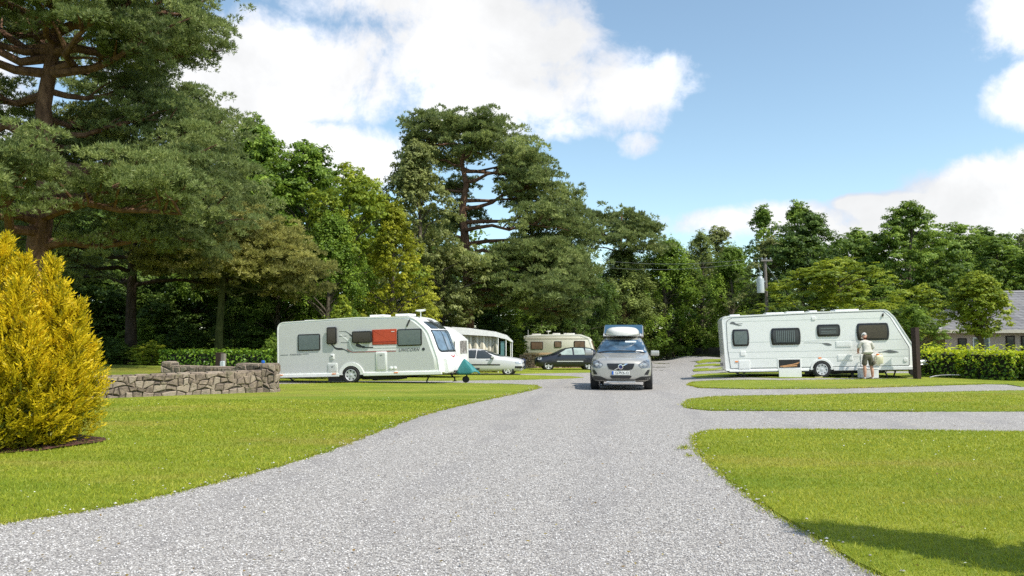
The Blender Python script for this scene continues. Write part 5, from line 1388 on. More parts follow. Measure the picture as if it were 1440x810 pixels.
def suv():
    D = Vector((-.165, -.986, 0)).normalized(); ctr = Vector((3.62, 25.0, 0)); zg = gz(3.6, 24.5)
    root = empty('parked_car', (ctr.x, ctr.y, zg), (0, 0, math.atan2(D.y, D.x)), 'silver off-road estate car facing the camera on the gravel drive, boot lid raised', 'car', 'parked cars')
    st = [(2.30, .40, .66, .80, .60, .62, .45), (2.25, .30, .76, .93, .80, .80, .58), (2.02, .26, .85, 1.00, .90, .88, .68), (1.5, .26, .92, 1.06, .935, .905, .72), (1.02, .26, .97, 1.12, .94, .91, .73), (.86, .26, .98, 1.17, .94, .91, .72),
          (.30, .26, 1.0, 1.49, .94, .91, .65), (-.05, .26, 1.01, 1.615, .94, .91, .63), (-.7, .26, 1.02, 1.66, .94, .915, .63), (-1.4, .26, 1.04, 1.65, .94, .915, .61), (-1.95, .27, 1.06, 1.58, .93, .90, .58), (-2.15, .30, 1.05, 1.36, .91, .88, .62), (-2.28, .36, 1.0, 1.10, .86, .84, .66), (-2.32, .45, .8, .92, .78, .76, .6)]
    body, bv = car_body(root, st, SILVERW, (1.42, -1.35), .36, .43, 1.89)
    for x in (1.42, -1.35):
        for sg in (-1, 1): wheel(root, x, sg * .82, .36, .36, .24, 5, face=sg, rim=.66)
    wg = simple('windscreen', (.05, .10, .16), .03, var=.4, scale=3.0, spec=1.0)
    patch('windscreen', rpoly([(-.80, 1.12, .05), (.80, 1.12, .05), (.655, 1.53, .06), (-.655, 1.53, .06)], 4), 'x+', bv, .006, wg, root, .06)
    sc = patch('screen_sticker', rpoly([(.10, 1.44, .02), (.46, 1.44, .02), (.45, 1.49, .02), (.10, 1.49, .02)], 2), 'x+', bv, .010, simple('sticker_pale', (.55, .62, .66), .5), root, .05)
    patch('parking_disc', rpoly([(.42, 1.135, .02), (.70, 1.135, .02), (.66, 1.20, .02), (.46, 1.20, .02)], 2), 'x+', bv, .010, PLATEW, root, .05)
    patch('grille', rpoly([(-.42, .83, .03), (.42, .83, .03), (.35, .67, .05), (.22, .635, .05), (-.22, .635, .05), (-.35, .67, .05)], 3), 'x+', bv, .008, BLACKP, root, .05)
    gr = MB()
    bar = [(-.20, .645), (-.16, .64), (.22, .825), (.16, .83)]
    patch('grille_bar', bar, 'x+', bv, .022, CHROME, root, .06)
    x0 = bv.ray_cast(Vector((5, 0, .735)), Vector((-1, 0, 0)))[0].x
    m = MB(); M = Matrix.Translation((x0 + .03, 0.0, .735)) @ Matrix.Rotation(R(90), 4, 'Y')
    n1 = 24; rr = [(.078, -.012), (.078, .012), (.055, .014), (.055, -.012)]
    vs = []; fs = []
    for r, h in rr:
        for k in range(n1): vs.append((r * math.cos(6.2832 * k / n1), r * math.sin(6.2832 * k / n1), h))
    for i in range(3):
        for k in range(n1): fs.append((i * n1 + k, i * n1 + (k + 1) % n1, (i + 1) * n1 + (k + 1) % n1, (i + 1) * n1 + k))
    m.add(vs, fs, M); em = m.build('ring_emblem', CHROME, root, smooth=True)
    m = MB(); m.lathe([(.05, -.01), (.05, .004)], 20, M); m.build('emblem_centre', simple('emblem_blue', (.02, .03, .15), .3), em)
    hl = [(-.86, .70, .03), (-.60, .70, .05), (-.50, .80, .05), (-.66, .90, .06), (-.845, .95, .04)]
    for q in (rpoly(hl, 3), mirror_y(rpoly(hl, 3))):
        h = patch('headlight', q, 'x+', bv, .008, simple('lamp_dark', (.20, .21, .22), .1, .2, .8, var=.5, scale=14), root, .05)
    for sg in (-1, 1):
        for yy, zz, r in ((.70, .79, .06), (.595, .78, .045)):
            hx = bv.ray_cast(Vector((5, sg * yy, zz)), Vector((-1, 0, 0)))[0].x
            M = Matrix.Translation((hx + .006, sg * yy, zz)) @ Matrix.Rotation(R(90), 4, 'Y'); m = MB(); m.lathe([(r, -.02), (r, .01), (r * .7, .014)], 18, M); m.build('headlight_lens', LAMPG, root, smooth=True)
    patch('lower_intake', rpoly([(-.34, .475, .03), (.34, .475, .03), (.27, .385, .04), (-.27, .385, .04)], 3), 'x+', bv, .008, BLACKP, root, .06)
    fl = [(-.86, .66, .02), (-.78, .64, .02), (-.68, .50, .02), (-.80, .50, .02)]
    for q in (rpoly(fl, 2), mirror_y(rpoly(fl, 2))): patch('fog_light_recess', q, 'x+', bv, .008, BLACKP, root, .05)
    cl = [(-.95, .47, .02), (-.60, .45, .03), (-.40, .365, .05), (.40, .365, .05), (.60, .45, .03), (.95, .47, .02), (.93, .20, .02), (-.93, .20, .02)]
    patch('lower_bumper', rpoly(cl, 3)[::-1], 'x+', bv, .010, simple('cladding', (.035, .034, .032), .6, var=.1), root, .06)
    m = MB(); m.prism(rpoly([(2.02, .235, .01), (2.27, .26, .02), (2.27, .30, .02), (2.02, .29, .01)]), -.43, .43); m.build('skid_plate', ALLOY, root, bevel=.01)
    # plate
    m = MB(); xp = bv.ray_cast(Vector((5, 0, .55)), Vector((-1, 0, 0)))[0].x + .02; m.box(xp - .02, xp, -.26, .26, .50, .61); pl = m.build('number_plate', PLATEW, root, bevel=.004)
    m = MB(); m.box(xp - .018, xp + .002, -.26, -.21, .502, .608); m.build('plate_band', BLUEP, pl)
    text('12-WX-12', .095, (xp + .003, .03, .555), (R(90), 0, R(90)), BLACKP, pl, 'plate_lettering', 0, .001, width=.40)
    # side glass and cladding
    for ax, s in (('y+', 1), ('y-', -1)):
        patch('side_glass', rpoly([(.72, 1.06, .04), (.15, 1.40, .06), (-.15, 1.52, .05), (-.55, 1.54, .03), (-.55, 1.06, .03)], 3), ax, bv, .006, GLASSD, root, .07)
        patch('side_glass', rpoly([(-.62, 1.07, .03), (-.62, 1.54, .03), (-1.35, 1.53, .05), (-1.40, 1.10, .04)], 3), ax, bv, .006, GLASSD, root, .07)
        patch('side_glass', rpoly([(-1.46, 1.12, .03), (-1.42, 1.52, .03), (-1.85, 1.46, .06), (-2.0, 1.18, .06)], 3), ax, bv, .006, GLASSD, root, .07)
        patch('sill_cladding', rpoly([(.98, .27, .02), (.98, .42, .03), (-.90, .42, .03), (-.90, .27, .02)], 2), ax, bv, .008, simple('cladding', (.035, .034, .032), .6, var=.1), root, .08)
        # mirror
        m = MB(); m.prism(rpoly([(.80, 1.03, .03), (.80, 1.19, .05), (.60, 1.20, .05), (.58, 1.03, .03)], 3), s * .91, s * 1.17); mr = m.build('wing_mirror', SILVERW, root, smooth=True, bevel=.03)
        m = MB(); m.tube([(.70, s * .80, 1.06), (.70, s * .98, 1.08)], .035, 6); m.build('mirror_arm', BLACKP, mr)
        m = MB(); m.tube([(.0, s * .60, 1.66), (-.1, s * .60, 1.72), (-1.6, s * .58, 1.71), (-1.75, s * .58, 1.64)], .02, 6); m.build('roof_rail', ALLOY, root, smooth=True)
        for (a, c) in ((.85, 1.03), (-.58, 1.0)):
            m = MB(); 
        arch_o, arch_i = half_ring(0, .36, .50, .43, .30)
        for x in (1.42, -1.35):
            arch(root, x, .36, .485, .425, .30, simple('cladding', (.035, .034, .032), .6, var=.1), s * .935 if s < 0 else .885, 'arch_cladding', .05)
    # bonnet creases
    m = MB()
    for s in (-1, 1):
        pts = []
        for t in np.linspace(0, 1, 8):
            x = 2.1 - 1.15 * t; y = s * (.42 + .24 * t); h = bv.ray_cast(Vector((x, y, 5)), Vector((0, 0, -1)))[0]; pts.append(h + Vector((0, 0, -.004)))
        m.tube(pts, .012, 6)
    m.build('bonnet_crease', SILVERW, root, smooth=True)
    m = MB(); pts = [bv.ray_cast(Vector((.88, y, 5)), Vector((0, 0, -1)))[0] + Vector((0.02, 0, .008)) for y in np.linspace(-.72, .72, 12)]; m.tube(pts, .022, 6); m.build('wiper', BLACKP, root, smooth=True)
    # boot lid raised
    m = MB(); lid = [(-1.90, 1.66), (-2.10, 1.78), (-2.65, 1.98), (-2.90, 2.05), (-2.92, 1.98), (-2.66, 1.90), (-2.12, 1.70), (-1.96, 1.60)]
    m.prism([(x, z) for x, z in lid], -.70, .70); lidob = m.build('boot_lid', SILVERW, root, bevel=.02)
    m = MB(); n_ = Vector((.5, 0, 1))
    m.prism([(-2.02, 1.74), (-2.86, 2.045), (-2.86, 2.07), (-2.02, 1.757)], -.67, .67); g = m.build('boot_glass', simple('boot_glass', (.03, .08, .13), .05, spec=1), lidob)
    m = MB(); m.box(-2.98, -2.89, -.70, .70, 1.88, 2.04); m.build('boot_lower_edge', simple('sky_tinted_edge', (.10, .17, .24), .3, .2, .5), lidob, bevel=.02)  # blue put into the edge colour for the sky the lid reflects
    for s in (-1, 1):
        m = MB(); m.tube([(-1.98, s * .58, 1.35), (-2.4, s * .6, 1.90)], .015, 6); m.build('gas_strut', BLACKP, root)
    patch('boot_dark_patch', rpoly([(-.62, .75, .05), (.62, .75, .05), (.56, 1.46, .08), (-.56, 1.46, .08)], 3), 'x-', bv, .006, BLACKP, root, .08)  # black patch on the closed tail paints the shaded boot inside
    for s in (-1, 1): patch('tail_light', rpoly([(s * .70, .95, .02), (s * .84, .95, .02), (s * .70, 1.42, .02), (s * .64, 1.42, .02)], 2), 'x-', bv, .012, REDL, root, .06)
    # roof box
    rb = empty('roof_box', (0, 0, 0), (0, 0, 0), 'white plastic roof box on top of the silver off-road estate car', 'roof box')
    vs = []; fs = []; prof = [(-.0, 0), (.50, 0), (.565, .05), (.56, .14), (.50, .24), (.36, .295), (0, .31)]; sec = [(.62, .15, .30), (.58, .55, .72), (.40, .85, .93), (0, 1, 1), (-.9, 1, 1.03), (-1.15, .96, .95), (-1.25, .8, .7)]
    for x, wy, hz in sec:
        row = [(x, y * wy, z * hz) for y, z in prof] + [(x, -y * wy, z * hz) for y, z in prof[-2:0:-1]]; vs += row
    mm = len(row)
    for i in range(len(sec) - 1):
        for k in range(mm): fs.append((i * mm + k, i * mm + (k + 1) % mm, (i + 1) * mm + (k + 1) % mm, (i + 1) * mm + k))
    fs += [tuple(range(mm)), tuple((len(sec) - 1) * mm + k for k in range(mm))[::-1]]
    m = MB(); m.add(vs, fs); bx = m.build('shell', simple('roofbox_white', (.74, .72, .68), .35, coat=.3), rb); s_ = bx.modifiers.new('s', 'SUBSURF'); s_.levels = s_.render_levels = 2; bx.data.shade_smooth()
    m = MB(); m.tube([(.55, -.30, .10), (.55, .30, .10)], .012, 6); m.build('seam', simple('tan_mark', (.45, .40, .30), .5), rb)
    m = MB(); m.box(-.35, -.28, -.62, .62, -.05, -.01); m.box(-.95, -.88, -.62, .62, -.05, -.01); m.build('roof_bars', BLACKP, rb)
    bpy.context.view_layer.update(); rb.location = root.matrix_world @ Vector((-.25, 0, 1.655)); rb.scale = (1, 1, 1.02); rb.rotation_euler = root.rotation_euler
suv()

def hatch_car(name, ctr, heading, label, paint, st, wheels, wr, W, glasses, frontx, extra=None, glass=None, scale=1.0, lower=None):
    zg = gz(ctr[0], ctr[1]); root = empty('parked_car', (ctr[0], ctr[1], zg), (0, 0, heading), label, 'car', 'parked cars')
    body, bv = car_body(root, st, paint, wheels, wr, wr + .055, W)
    for x in wheels:
        for sg in (-1, 1): wheel(root, x, sg * (W / 2 - .12), wr, wr, .2, 5, face=sg, rim=.68)
    for ax in ('y+', 'y-'):
        allp = []
        for pl in glasses:
            patch('side_glass', rpoly(pl, 3), ax, bv, .010, glass or GLASSD, root, .07)
            q = rpoly(pl, 3); patch('window_surround', inset_poly(q, -.028), ax, bv, .004, BLACKP, root, .08)
        for pl, mt, nm in (extra or []): patch(nm, rpoly(pl, 2), ax, bv, .012, mt, root, .08)
    return root, bv
# silver saloon behind the grey caravan's nose: nose points right
stS = [(2.12, .36, .60, .70, .58, .60, .45), (2.07, .22, .68, .82, .78, .78, .60), (1.80, .20, .74, .91, .85, .83, .68), (1.3, .20, .80, .97, .86, .84, .70), (.90, .20, .83, 1.04, .865, .85, .68), (.45, .20, .84, 1.20, .865, .85, .62), (-.05, .20, .86, 1.385, .865, .85, .56), (-.6, .20, .88, 1.43, .865, .85, .55),
       (-1.2, .20, .90, 1.38, .865, .84, .53), (-1.7, .22, .93, 1.14, .86, .83, .58), (-2.0, .24, .94, 1.05, .83, .80, .62), (-2.14, .36, .8, .95, .74, .72, .58)]
cS = at(738, 475, 40.3)
rS, bvS = hatch_car('silver', (cS.x - 2.15, 41.4), -R(4), 'silver saloon with a black side strip parked beside the awning', SILVER, stS, (1.32, -1.28), .31, 1.72,
          [[(.62, .92, .03), (.05, 1.26, .06), (-.32, 1.32, .03), (-.36, .92, .03)], [(-.44, .93, .03), (-.42, 1.33, .03), (-1.0, 1.31, .05), (-1.38, 1.02, .05), (-1.35, .95, .03)]], 2.12,
          [([(.90, .54, .01), (.90, .60, .01), (-.90, .60, .01), (-.90, .54, .01)], BLACKP, 'side_strip'), ([(2.10, .36, .01), (2.05, .50, .01), (1.70, .50, .01), (1.68, .40, .01)], BLACKP, 'bumper_strip'),
           ([(2.02, .62, .02), (1.96, .76, .03), (1.68, .74, .03), (1.75, .63, .02)], LAMPG, 'headlight'), ([(.30, .80, .01), (.30, .83, .01), (.14, .83, .01), (.14, .80, .01)], DECAL, 'door_handle')])
patch('windscreen', rpoly([(-.70, .99, .05), (.70, .99, .05), (.55, 1.33, .06), (-.55, 1.33, .06)], 3), 'x+', bvS, .006, GLASSD, rS, .07)
patch('grille', rpoly([(-.35, .62, .03), (.35, .62, .03), (.30, .70, .03), (-.30, .70, .03)], 3), 'x+', bvS, .008, BLACKP, rS, .07)
patch('lower_intake', rpoly([(-.70, .36, .03), (.70, .36, .03), (.70, .47, .03), (-.70, .47, .03)], 3), 'x+', bvS, .008, BLACKP, rS, .07)
patch('number_plate', [(-.26, .49), (.26, .49), (.26, .59), (-.26, .59)], 'x+', bvS, .014, PLATEW, rS, .07)
for s in (-1, 1):
    patch('headlight', rpoly([(s * .42, .60, .03), (s * .75, .62, .03), (s * .72, .76, .03), (s * .45, .70, .03)], 3), 'x+', bvS, .010, LAMPG, rS, .07)
    m = MB(); m.prism(rpoly([(.60, .93, .02), (.60, 1.02, .03), (.44, 1.03, .03), (.42, .93, .02)], 3), s * .86, s * 1.02); m.build('wing_mirror', SILVER, rS, smooth=True, bevel=.02)
# black hatchback: nose points left
stG = [(2.08, .36, .58, .68, .55, .58, .4), (2.02, .24, .66, .80, .74, .76, .56), (1.75, .20, .74, .90, .85, .83, .66), (1.25, .20, .82, .98, .875, .85, .70), (.95, .20, .86, 1.05, .88, .86, .68), (.45, .20, .90, 1.30, .88, .86, .60), (.0, .20, .92, 1.44, .88, .86, .56), (-.6, .20, .94, 1.48, .88, .86, .55),
       (-1.2, .20, .96, 1.46, .88, .86, .54), (-1.65, .21, .98, 1.38, .88, .85, .54), (-1.92, .24, .98, 1.14, .86, .83, .60), (-2.05, .30, .92, 1.0, .83, .80, .62), (-2.12, .42, .8, .9, .76, .72, .58)]
cG = at(751, 475, 48)
rG, bvG = hatch_car('black', (cG.x + 2.15, 49.0), R(180) + R(3), 'black five-door hatchback parked on the grass, nose to the left', NAVY, stG, (1.28, -1.30), .325, 1.76,
          [[(.72, .98, .03), (.12, 1.33, .06), (-.22, 1.39, .03), (-.26, .98, .03)], [(-.36, .98, .03), (-.34, 1.40, .03), (-.98, 1.39, .03), (-1.05, .99, .03)], [(-1.15, 1.0, .02), (-1.08, 1.38, .03), (-1.45, 1.34, .06), (-1.55, 1.06, .05)]], 2.1,
          [([(.75, .55, .01), (.75, .60, .01), (-.92, .60, .01), (-.92, .55, .01)], ALLOY, 'side_strip'), ([(1.98, .66, .02), (1.90, .80, .03), (1.66, .80, .03), (1.74, .68, .02)], LAMPG, 'headlight'),
           ([(-1.80, .82, .02), (-1.80, .96, .02), (-2.04, .94, .02), (-2.08, .82, .02)], REDL, 'tail_light')], glass=CLEARW)
patch('windscreen', rpoly([(-.70, 1.06, .05), (.70, 1.06, .05), (.55, 1.40, .06), (-.55, 1.40, .06)], 3), 'x+', bvG, .006, GLASSD, rG, .07)
patch('rear_window', rpoly([(-.60, 1.02, .05), (.60, 1.02, .05), (.52, 1.33, .06), (-.52, 1.33, .06)], 3), 'x-', bvG, .006, GLASSD, rG, .07)
for s in (-1, 1):
    m = MB(); m.prism(rpoly([(.66, .98, .02), (.66, 1.07, .03), (.50, 1.08, .03), (.48, .98, .02)], 3), s * .88, s * 1.04); m.build('wing_mirror', NAVY, rG, smooth=True, bevel=.02)
# ================================================================== walls, posts, building, person
def stone_wall_mb(line, h0, h1, th, seed, core, course=.155):
    """irregular stones fitted on the front face, top and end of a wall following a polyline; returns (stones MB, values)"""
    rng = random.Random(seed); mb = MB(); vals = []
    def stone(P, nrm, dep):
        c = sum((p for p in P), Vector()) / len(P)
        n = len(P); back = [p + nrm * -.03 for p in P]; mid = [p.lerp(c, .03) + nrm * dep * .62 for p in P]; fr = [p.lerp(c, .26) + nrm * dep * rng.uniform(.9, 1.1) for p in P]
        vs = back + mid + fr; fs = []
        for r in range(2):
            for k in range(n): fs.append((r * n + k, r * n + (k + 1) % n, (r + 1) * n + (k + 1) % n, (r + 1) * n + k))
        fs.append(tuple(2 * n + k for k in range(n))); k0 = len(mb.f); mb.add(vs, fs); v = rng.random(); vals.extend([v] * (len(mb.f) - k0))
    A = [Vector((p[0], p[1], 0)) for p in line]; seg = [(A[i + 1] - A[i]).length for i in range(len(A) - 1)]; T = sum(seg)
    def pos(s):
        s = max(0, min(T - 1e-4, s)); i = 0
        while s > seg[i]: s -= seg[i]; i += 1
        d = (A[i + 1] - A[i]).normalized(); return A[i] + d * s, Vector((d.y, -d.x, 0))
    for side in (1, -1):
        rows = max(2, round(max(h0, h1) / course)); cuts = []
        # shared jittered row lines
        def zr(r, s):
            hh = h0 + (h1 - h0) * s / T
            if r == 0: return -.05
            if r == rows: return hh
            return hh * r / rows + .36 * hh / rows * math.sin(s * 7.3 + r * 2.1 + seed) + .22 * hh / rows * math.sin(s * 19 + r)
        for r in range(rows):
            s = -rng.uniform(0, .1); tp = 0; sl0 = 0
            while s < T:
                w = rng.uniform(.12, .32); sl = rng.uniform(-.05, .05); g = .007
                a0, a1 = s + g, s + w - g; z = [zr(r, a0) + g, zr(r, a1) + g, zr(r + 1, a1 + sl) - g, zr(r + 1, a0 + sl0) - g]
                pts = []
                for ss, zz in ((a0, z[0]), ((a0 + a1) / 2, (z[0] + z[1]) / 2 + rng.uniform(-.01, .02)), (a1, z[1]), (a1 + (sl) * .5, (z[1] + z[2]) / 2), (a1 + sl, z[2]), ((a0 + a1) / 2, (z[2] + z[3]) / 2 + rng.uniform(-.01, .015)), (a0 + sl0, z[3]), (a0 + sl0 * .5, (z[0] + z[3]) / 2)):
                    p, nr = pos(ss); pts.append(p + nr * (th / 2 * side) + Vector((0, 0, zz)))
                stone(pts, nr * side, rng.uniform(.02, .06)); s += w; sl0 = sl
    s = 0
    while s < T:   # coping
        w = rng.uniform(.25, .5); a, na = pos(s + .01); b_, nb = pos(min(T, s + w - .01)); hh = h0 + (h1 - h0) * s / T; e = rng.uniform(.0, .03)
        stone([a + na * (th / 2 + e) + Vector((0, 0, hh)), b_ + nb * (th / 2 + e) + Vector((0, 0, hh)), b_ - nb * (th / 2 + e) + Vector((0, 0, hh)), a - na * (th / 2 + e) + Vector((0, 0, hh))], Vector((0, 0, 1)), .035)
        s += w
    for i in range(len(A) - 1):
        d = (A[i + 1] - A[i]).normalized(); nn = Vector((d.y, -d.x, 0)) * (th / 2 - .005)
        hh0 = h0 + (h1 - h0) * sum(seg[:i]) / T; hh1 = h0 + (h1 - h0) * sum(seg[:i + 1]) / T
        q = [A[i] + nn, A[i] - nn, A[i + 1] - nn, A[i + 1] + nn]; hz = [hh0, hh0, hh1, hh1]
        core.add([(p.x, p.y, -.1) for p in q] + [(p.x, p.y, h - .004) for p, h in zip(q, hz)], [(0, 1, 2, 3), (7, 6, 5, 4), (0, 4, 5, 1), (1, 5, 6, 2), (2, 6, 7, 3), (3, 7, 4, 0)])
    return mb, vals
def stone_mat(name, a, m_, c):
    m, nt = mat_new(name); b = NB(nt); p = b.pos(); n = b.noise(p, 9, 6, .7); n2 = b.noise(p, 40, 4, .7)
    base = b.ramp(b.attr('val'), [(0, a), (.5, m_), (1, c)])
    col = b.mix(b.mr(n, .35, .7, 0, .65), base, (.42, .33, .24, 1)); col = b.mix(b.mr(n2, .5, .8, 0, .6), col, (.09, .075, .065, 1)); col = b.mix(b.mr(b.noise(p, 2.6, 5, .7), .55, .7, 0, .55), col, (.10, .12, .045, 1))
    b.out(b.bsdf(col, .9, spec=.15, normal=b.bump(b.m('ADD', n, b.m('MULTIPLY', n2, .6)), .8, .03))); return m
STONE = stone_mat('sandstone', (.09, .072, .06), (.205, .16, .13), (.33, .275, .22)); MORTAR = simple('dark_joint', (.10, .08, .062), .95, var=.2, scale=20)
def wall(name, label, lines, th, seed, z=0, cat='wall', pillars=(), mat=STONE):
    root = empty(name, (0, 0, z), (0, 0, 0), label, cat); core = MB(); allv = MB(); vals = []
    for i, (ln, h0, h1) in enumerate(lines):
        mb, v = stone_wall_mb(ln, h0, h1, th, seed + i, core); allv.add(mb.v, mb.f); vals += v
    for (x, y, w, h) in pillars:
        q = w / 2; mb, v = stone_wall_mb([(x - q, y), (x + q, y)], h, h, w, seed + 9, core); allv.add(mb.v, mb.f); vals += v
        mb, v = stone_wall_mb([(x, y - q), (x, y + q)], h - .001, h - .001, w, seed + 10, core); allv.add(mb.v, mb.f); vals += v
    o = mobj('stones', allv.v, allv.f, mat, root); a = o.data.attributes.new('val', 'FLOAT', 'FACE')
    if len(o.data.polygons) == len(vals): a.data.foreach_set('value', vals)
    core.build('mortar', MORTAR, root)
    return root
w0 = G(375, 552.5); wl = G(149, 560.5); wf = at(60, 562, wl.y - .8); wb = G(240, 526.5, .0)
bk = at(241, 520, 24.2)
front = [(wf.x - 3.5, wf.y - .3), (wf.x, wf.y), (wl.x, wl.y), ((wl.x + w0.x) / 2, (wl.y + w0.y) / 2 + .12), (w0.x, w0.y + .2)]
zw = gz(w0.x, w0.y)
wall('stone_wall', 'low curved brown stone wall edging the raised lawn behind the golden conifer', [(front, .50, .62), ([(w0.x, w0.y + .3), (w0.x - 1.1, w0.y + 1.0)], .78, .78), ([(w0.x - 1.1, w0.y + 1.0), (bk.x, 24.2)], .66, .66), ([(bk.x - .2, 24.2), (bk.x + .15, 24.1)], .78, .76)], .32, 3, zw, pillars=[(w0.x + .06, w0.y + .12, .36, .80)])
# raised lawn behind the wall
ter = [(front[0][0], front[0][1])] + front[1:] + [(w0.x - 1.1, w0.y + 1.0), (bk.x, 24.2), (bk.x - .6, 26), (bk.x - .8, 28.6), (-30, 28.6), (-30, 17)]
vs_, fs_ = tess(ter, 1.0)
o = mobj('raised_lawn', [(x, y, zw + .42 + (.14 * sstep(-x, 9, 16))) for x, y in vs_], fs_, m_lawn('lawn_terrace', (.13, .15, .02), (.21, .22, .03), (.31, .29, .06)))
bm = bmesh.new(); bm.from_mesh(o.data); 
for f in bm.faces:
    if f.normal.z < 0: f.normal_flip()
bm.to_mesh(o.data); bm.free(); tag(o, kind='structure')
s_ = o.modifiers.new('s', 'SOLIDIFY'); s_.thickness = .6; s_.offset = -1

# far little wall in front of the cream caravan
p0 = at(730, 512, 55); p1 = at(800, 512, 55); zf = gz(2, 55)
wall('stone_wall', 'small rubble wall with pale coping in front of the cream caravan', [([(p0.x, 55), (p1.x + 2, 55.5)], .95, .95)], .35, 21, zf, mat=stone_mat('rubble', (.20, .11, .07), (.34, .22, .15), (.5, .38, .27)))
o = MB(); o.box(p0.x + .3, p1.x + 1, 54.8, 55.6, .99, 1.12); o = o.build('flower_trough', simple('trough', (.5, .34, .2), .8), None); o.location.z = zf; tag(o, 'long pale trough lying on the small rubble wall before the cream caravan', 'trough')
# blue person-sized bin near it
q = at(735, 500, 50); m = MB(); m.lathe([(.16, 0), (.18, .05), (.2, .55), (.22, .58), (.2, .64), (.1, .72)], 16); o = m.build('wheelie_bin', simple('navy_plastic', (.03, .04, .10), .5), None, smooth=True); o.location = (q.x, q.y, gz(q.x, q.y)); tag(o, 'dark blue bin standing by the left end of the rubble wall', 'bin')

# timber post at the right
pp = G(1290, 533.5); r = empty('timber_post', (pp.x, pp.y, 0), (R(0), R(-1.0), R(20)), 'dark brown square timber post in front of the white caravan nose', 'post')
m = MB(); m.box(-.10, .10, -.10, .10, -.2, 1.92); m.build('shaft', WOODB, r, bevel=.008); m = MB(); m.box(-.105, .105, -.105, .105, 1.92, 1.935); m.build('cap', simple('post_end', (.06, .035, .025), .8), r)
# service post behind the terrace wall
sp = at(309, 515, 26.5); zt = zw + .35
r = empty('service_post', (sp.x, sp.y, zt), (0, 0, R(-15)), 'short dark timber post carrying a grey water tap box behind the stone wall', 'post')
m = MB(); m.box(-.11, .09, -.1, .1, -.1, .70); m.build('shaft', WOODB, r, bevel=.008)
m = MB(); m.box(.091, .20, -.07, .07, -.1, .66); m.build('back_board', simple('weathered_board', (.22, .19, .16), .8), r)
m = MB(); m.prism(rrect(.12, .26, .12, .40, .02), -.16, -.071, .01); h = m.build('tap_box', simple('pale_plastic', (.55, .6, .62), .4), r)
m = MB(); m.box(.15, .23, -.175, -.161, .15, .23); m.build('blue_sticker', BLUEP, h)
b0 = Vector((w0.x - .30, w0.y + .55, zw + .82)); m = MB(); m.lathe([(.05, 0), (.055, .02), (.055, .06), (.02, .08)], 14); o = m.build('blue_cup', BLUEP, None, smooth=True); o.location = b0; tag(o, 'small blue cup left standing on the stone wall near its end pillar', 'cup')

# utility pole with transformer
up = at(1081, 475, 50); H = at(1078, 363, 50).z
r = empty('utility_pole', (up.x, up.y, 0), (0, R(-1.2), 0), 'grey wooden utility pole carrying a transformer behind the white caravan', 'utility pole')
m = MB(); m.tube([(0, 0, -.3), (0, 0, H)], [.125, .09], 12); m.build('pole', simple('weathered_pole', (.20, .17, .15), .85, var=.2, scale=14, bump=.3), r, smooth=True)
m = MB(); m.box(-.3, .45, -.16, -.08, H - .22, H - .12); m.build('crossarm', simple('grey_wood', (.22, .2, .18), .8), r)
m = MB(); m.tube([(-.38, -.05, H - 2.30), (-.38, -.05, H - 1.35)], .24, 20); tr = m.build('transformer', simple('transformer_grey', (.55, .60, .62), .4, var=.04), r, smooth=True)
m = MB(); m.tube([(-.38, -.05, H - 1.35), (-.38, -.05, H - 1.22)], [.2, .12], 14); m.lathe([(.07, 0), (.10, .04), (.06, .08), (.10, .12), (.06, .16), (.09, .2), (.03, .28)], 12, Matrix.Translation((-.34, -.05, H - 1.24))); m.build('bushing', simple('bushing_grey', (.35, .4, .43), .3), tr, smooth=True)
m = MB(); m.tube([(-.34, -.05, H - .95), (-.40, -.05, H - .7), (-.46, -.05, H - .55), (-.40, -.05, H - .42)], .025, 6); m.build('jumper_lead', GALV, tr, smooth=True)
m = MB(); m.box(-.2, .02, -.08, 0, H - 2.2, H - 2.1); m.box(-.2, .02, -.08, 0, H - 1.6, H - 1.5); m.build('bracket', GALV, r)
for k in range(3):
    m = MB(); m.lathe([(.03, 0), (.06, .03), (.03, .06), (.06, .09), (.02, .13)], 10, Matrix.Translation((-.22 + .28 * k, -.12, H - .12))); m.build('insulator', simple('bushing_grey', (.35, .4, .43), .3), r, smooth=True)
bpy.context.view_layer.update()
def wire(name, a, b_, sag, rad, label, mat=DARKM):
    m = MB(); pts = [a.lerp(b_, t) - Vector((0, 0, sag * 4 * t * (1 - t))) for t in np.linspace(0, 1, 16)]; m.tube([p for p in pts], rad, 5); o = m.build(name, mat, None, smooth=True); tag(o, label, 'wire', 'overhead wires'); return o
TP = r.matrix_world @ Vector((-.22, -.12, H + .02)); TQ = r.matrix_world @ Vector((.1, -.12, H + .02))
GW = simple('wire_grey', (.25, .27, .26), .5)
wire('overhead_wire', TP, at(760, 352, 58), .7, .010, 'upper overhead wire running left from the pole top into the umbrella pine', GW)
wire('overhead_wire', TQ - Vector((0, 0, .15)), at(760, 362, 60), .8, .010, 'lower overhead wire running left from the pole crossarm', GW)
wire('stay_wire', r.matrix_world @ Vector((.08, 0, H - .45)), Vector((up.x + 4.6, up.y + .6, 0)), 0, .02, 'taut stay wire slanting from the utility pole down to the right', GW)

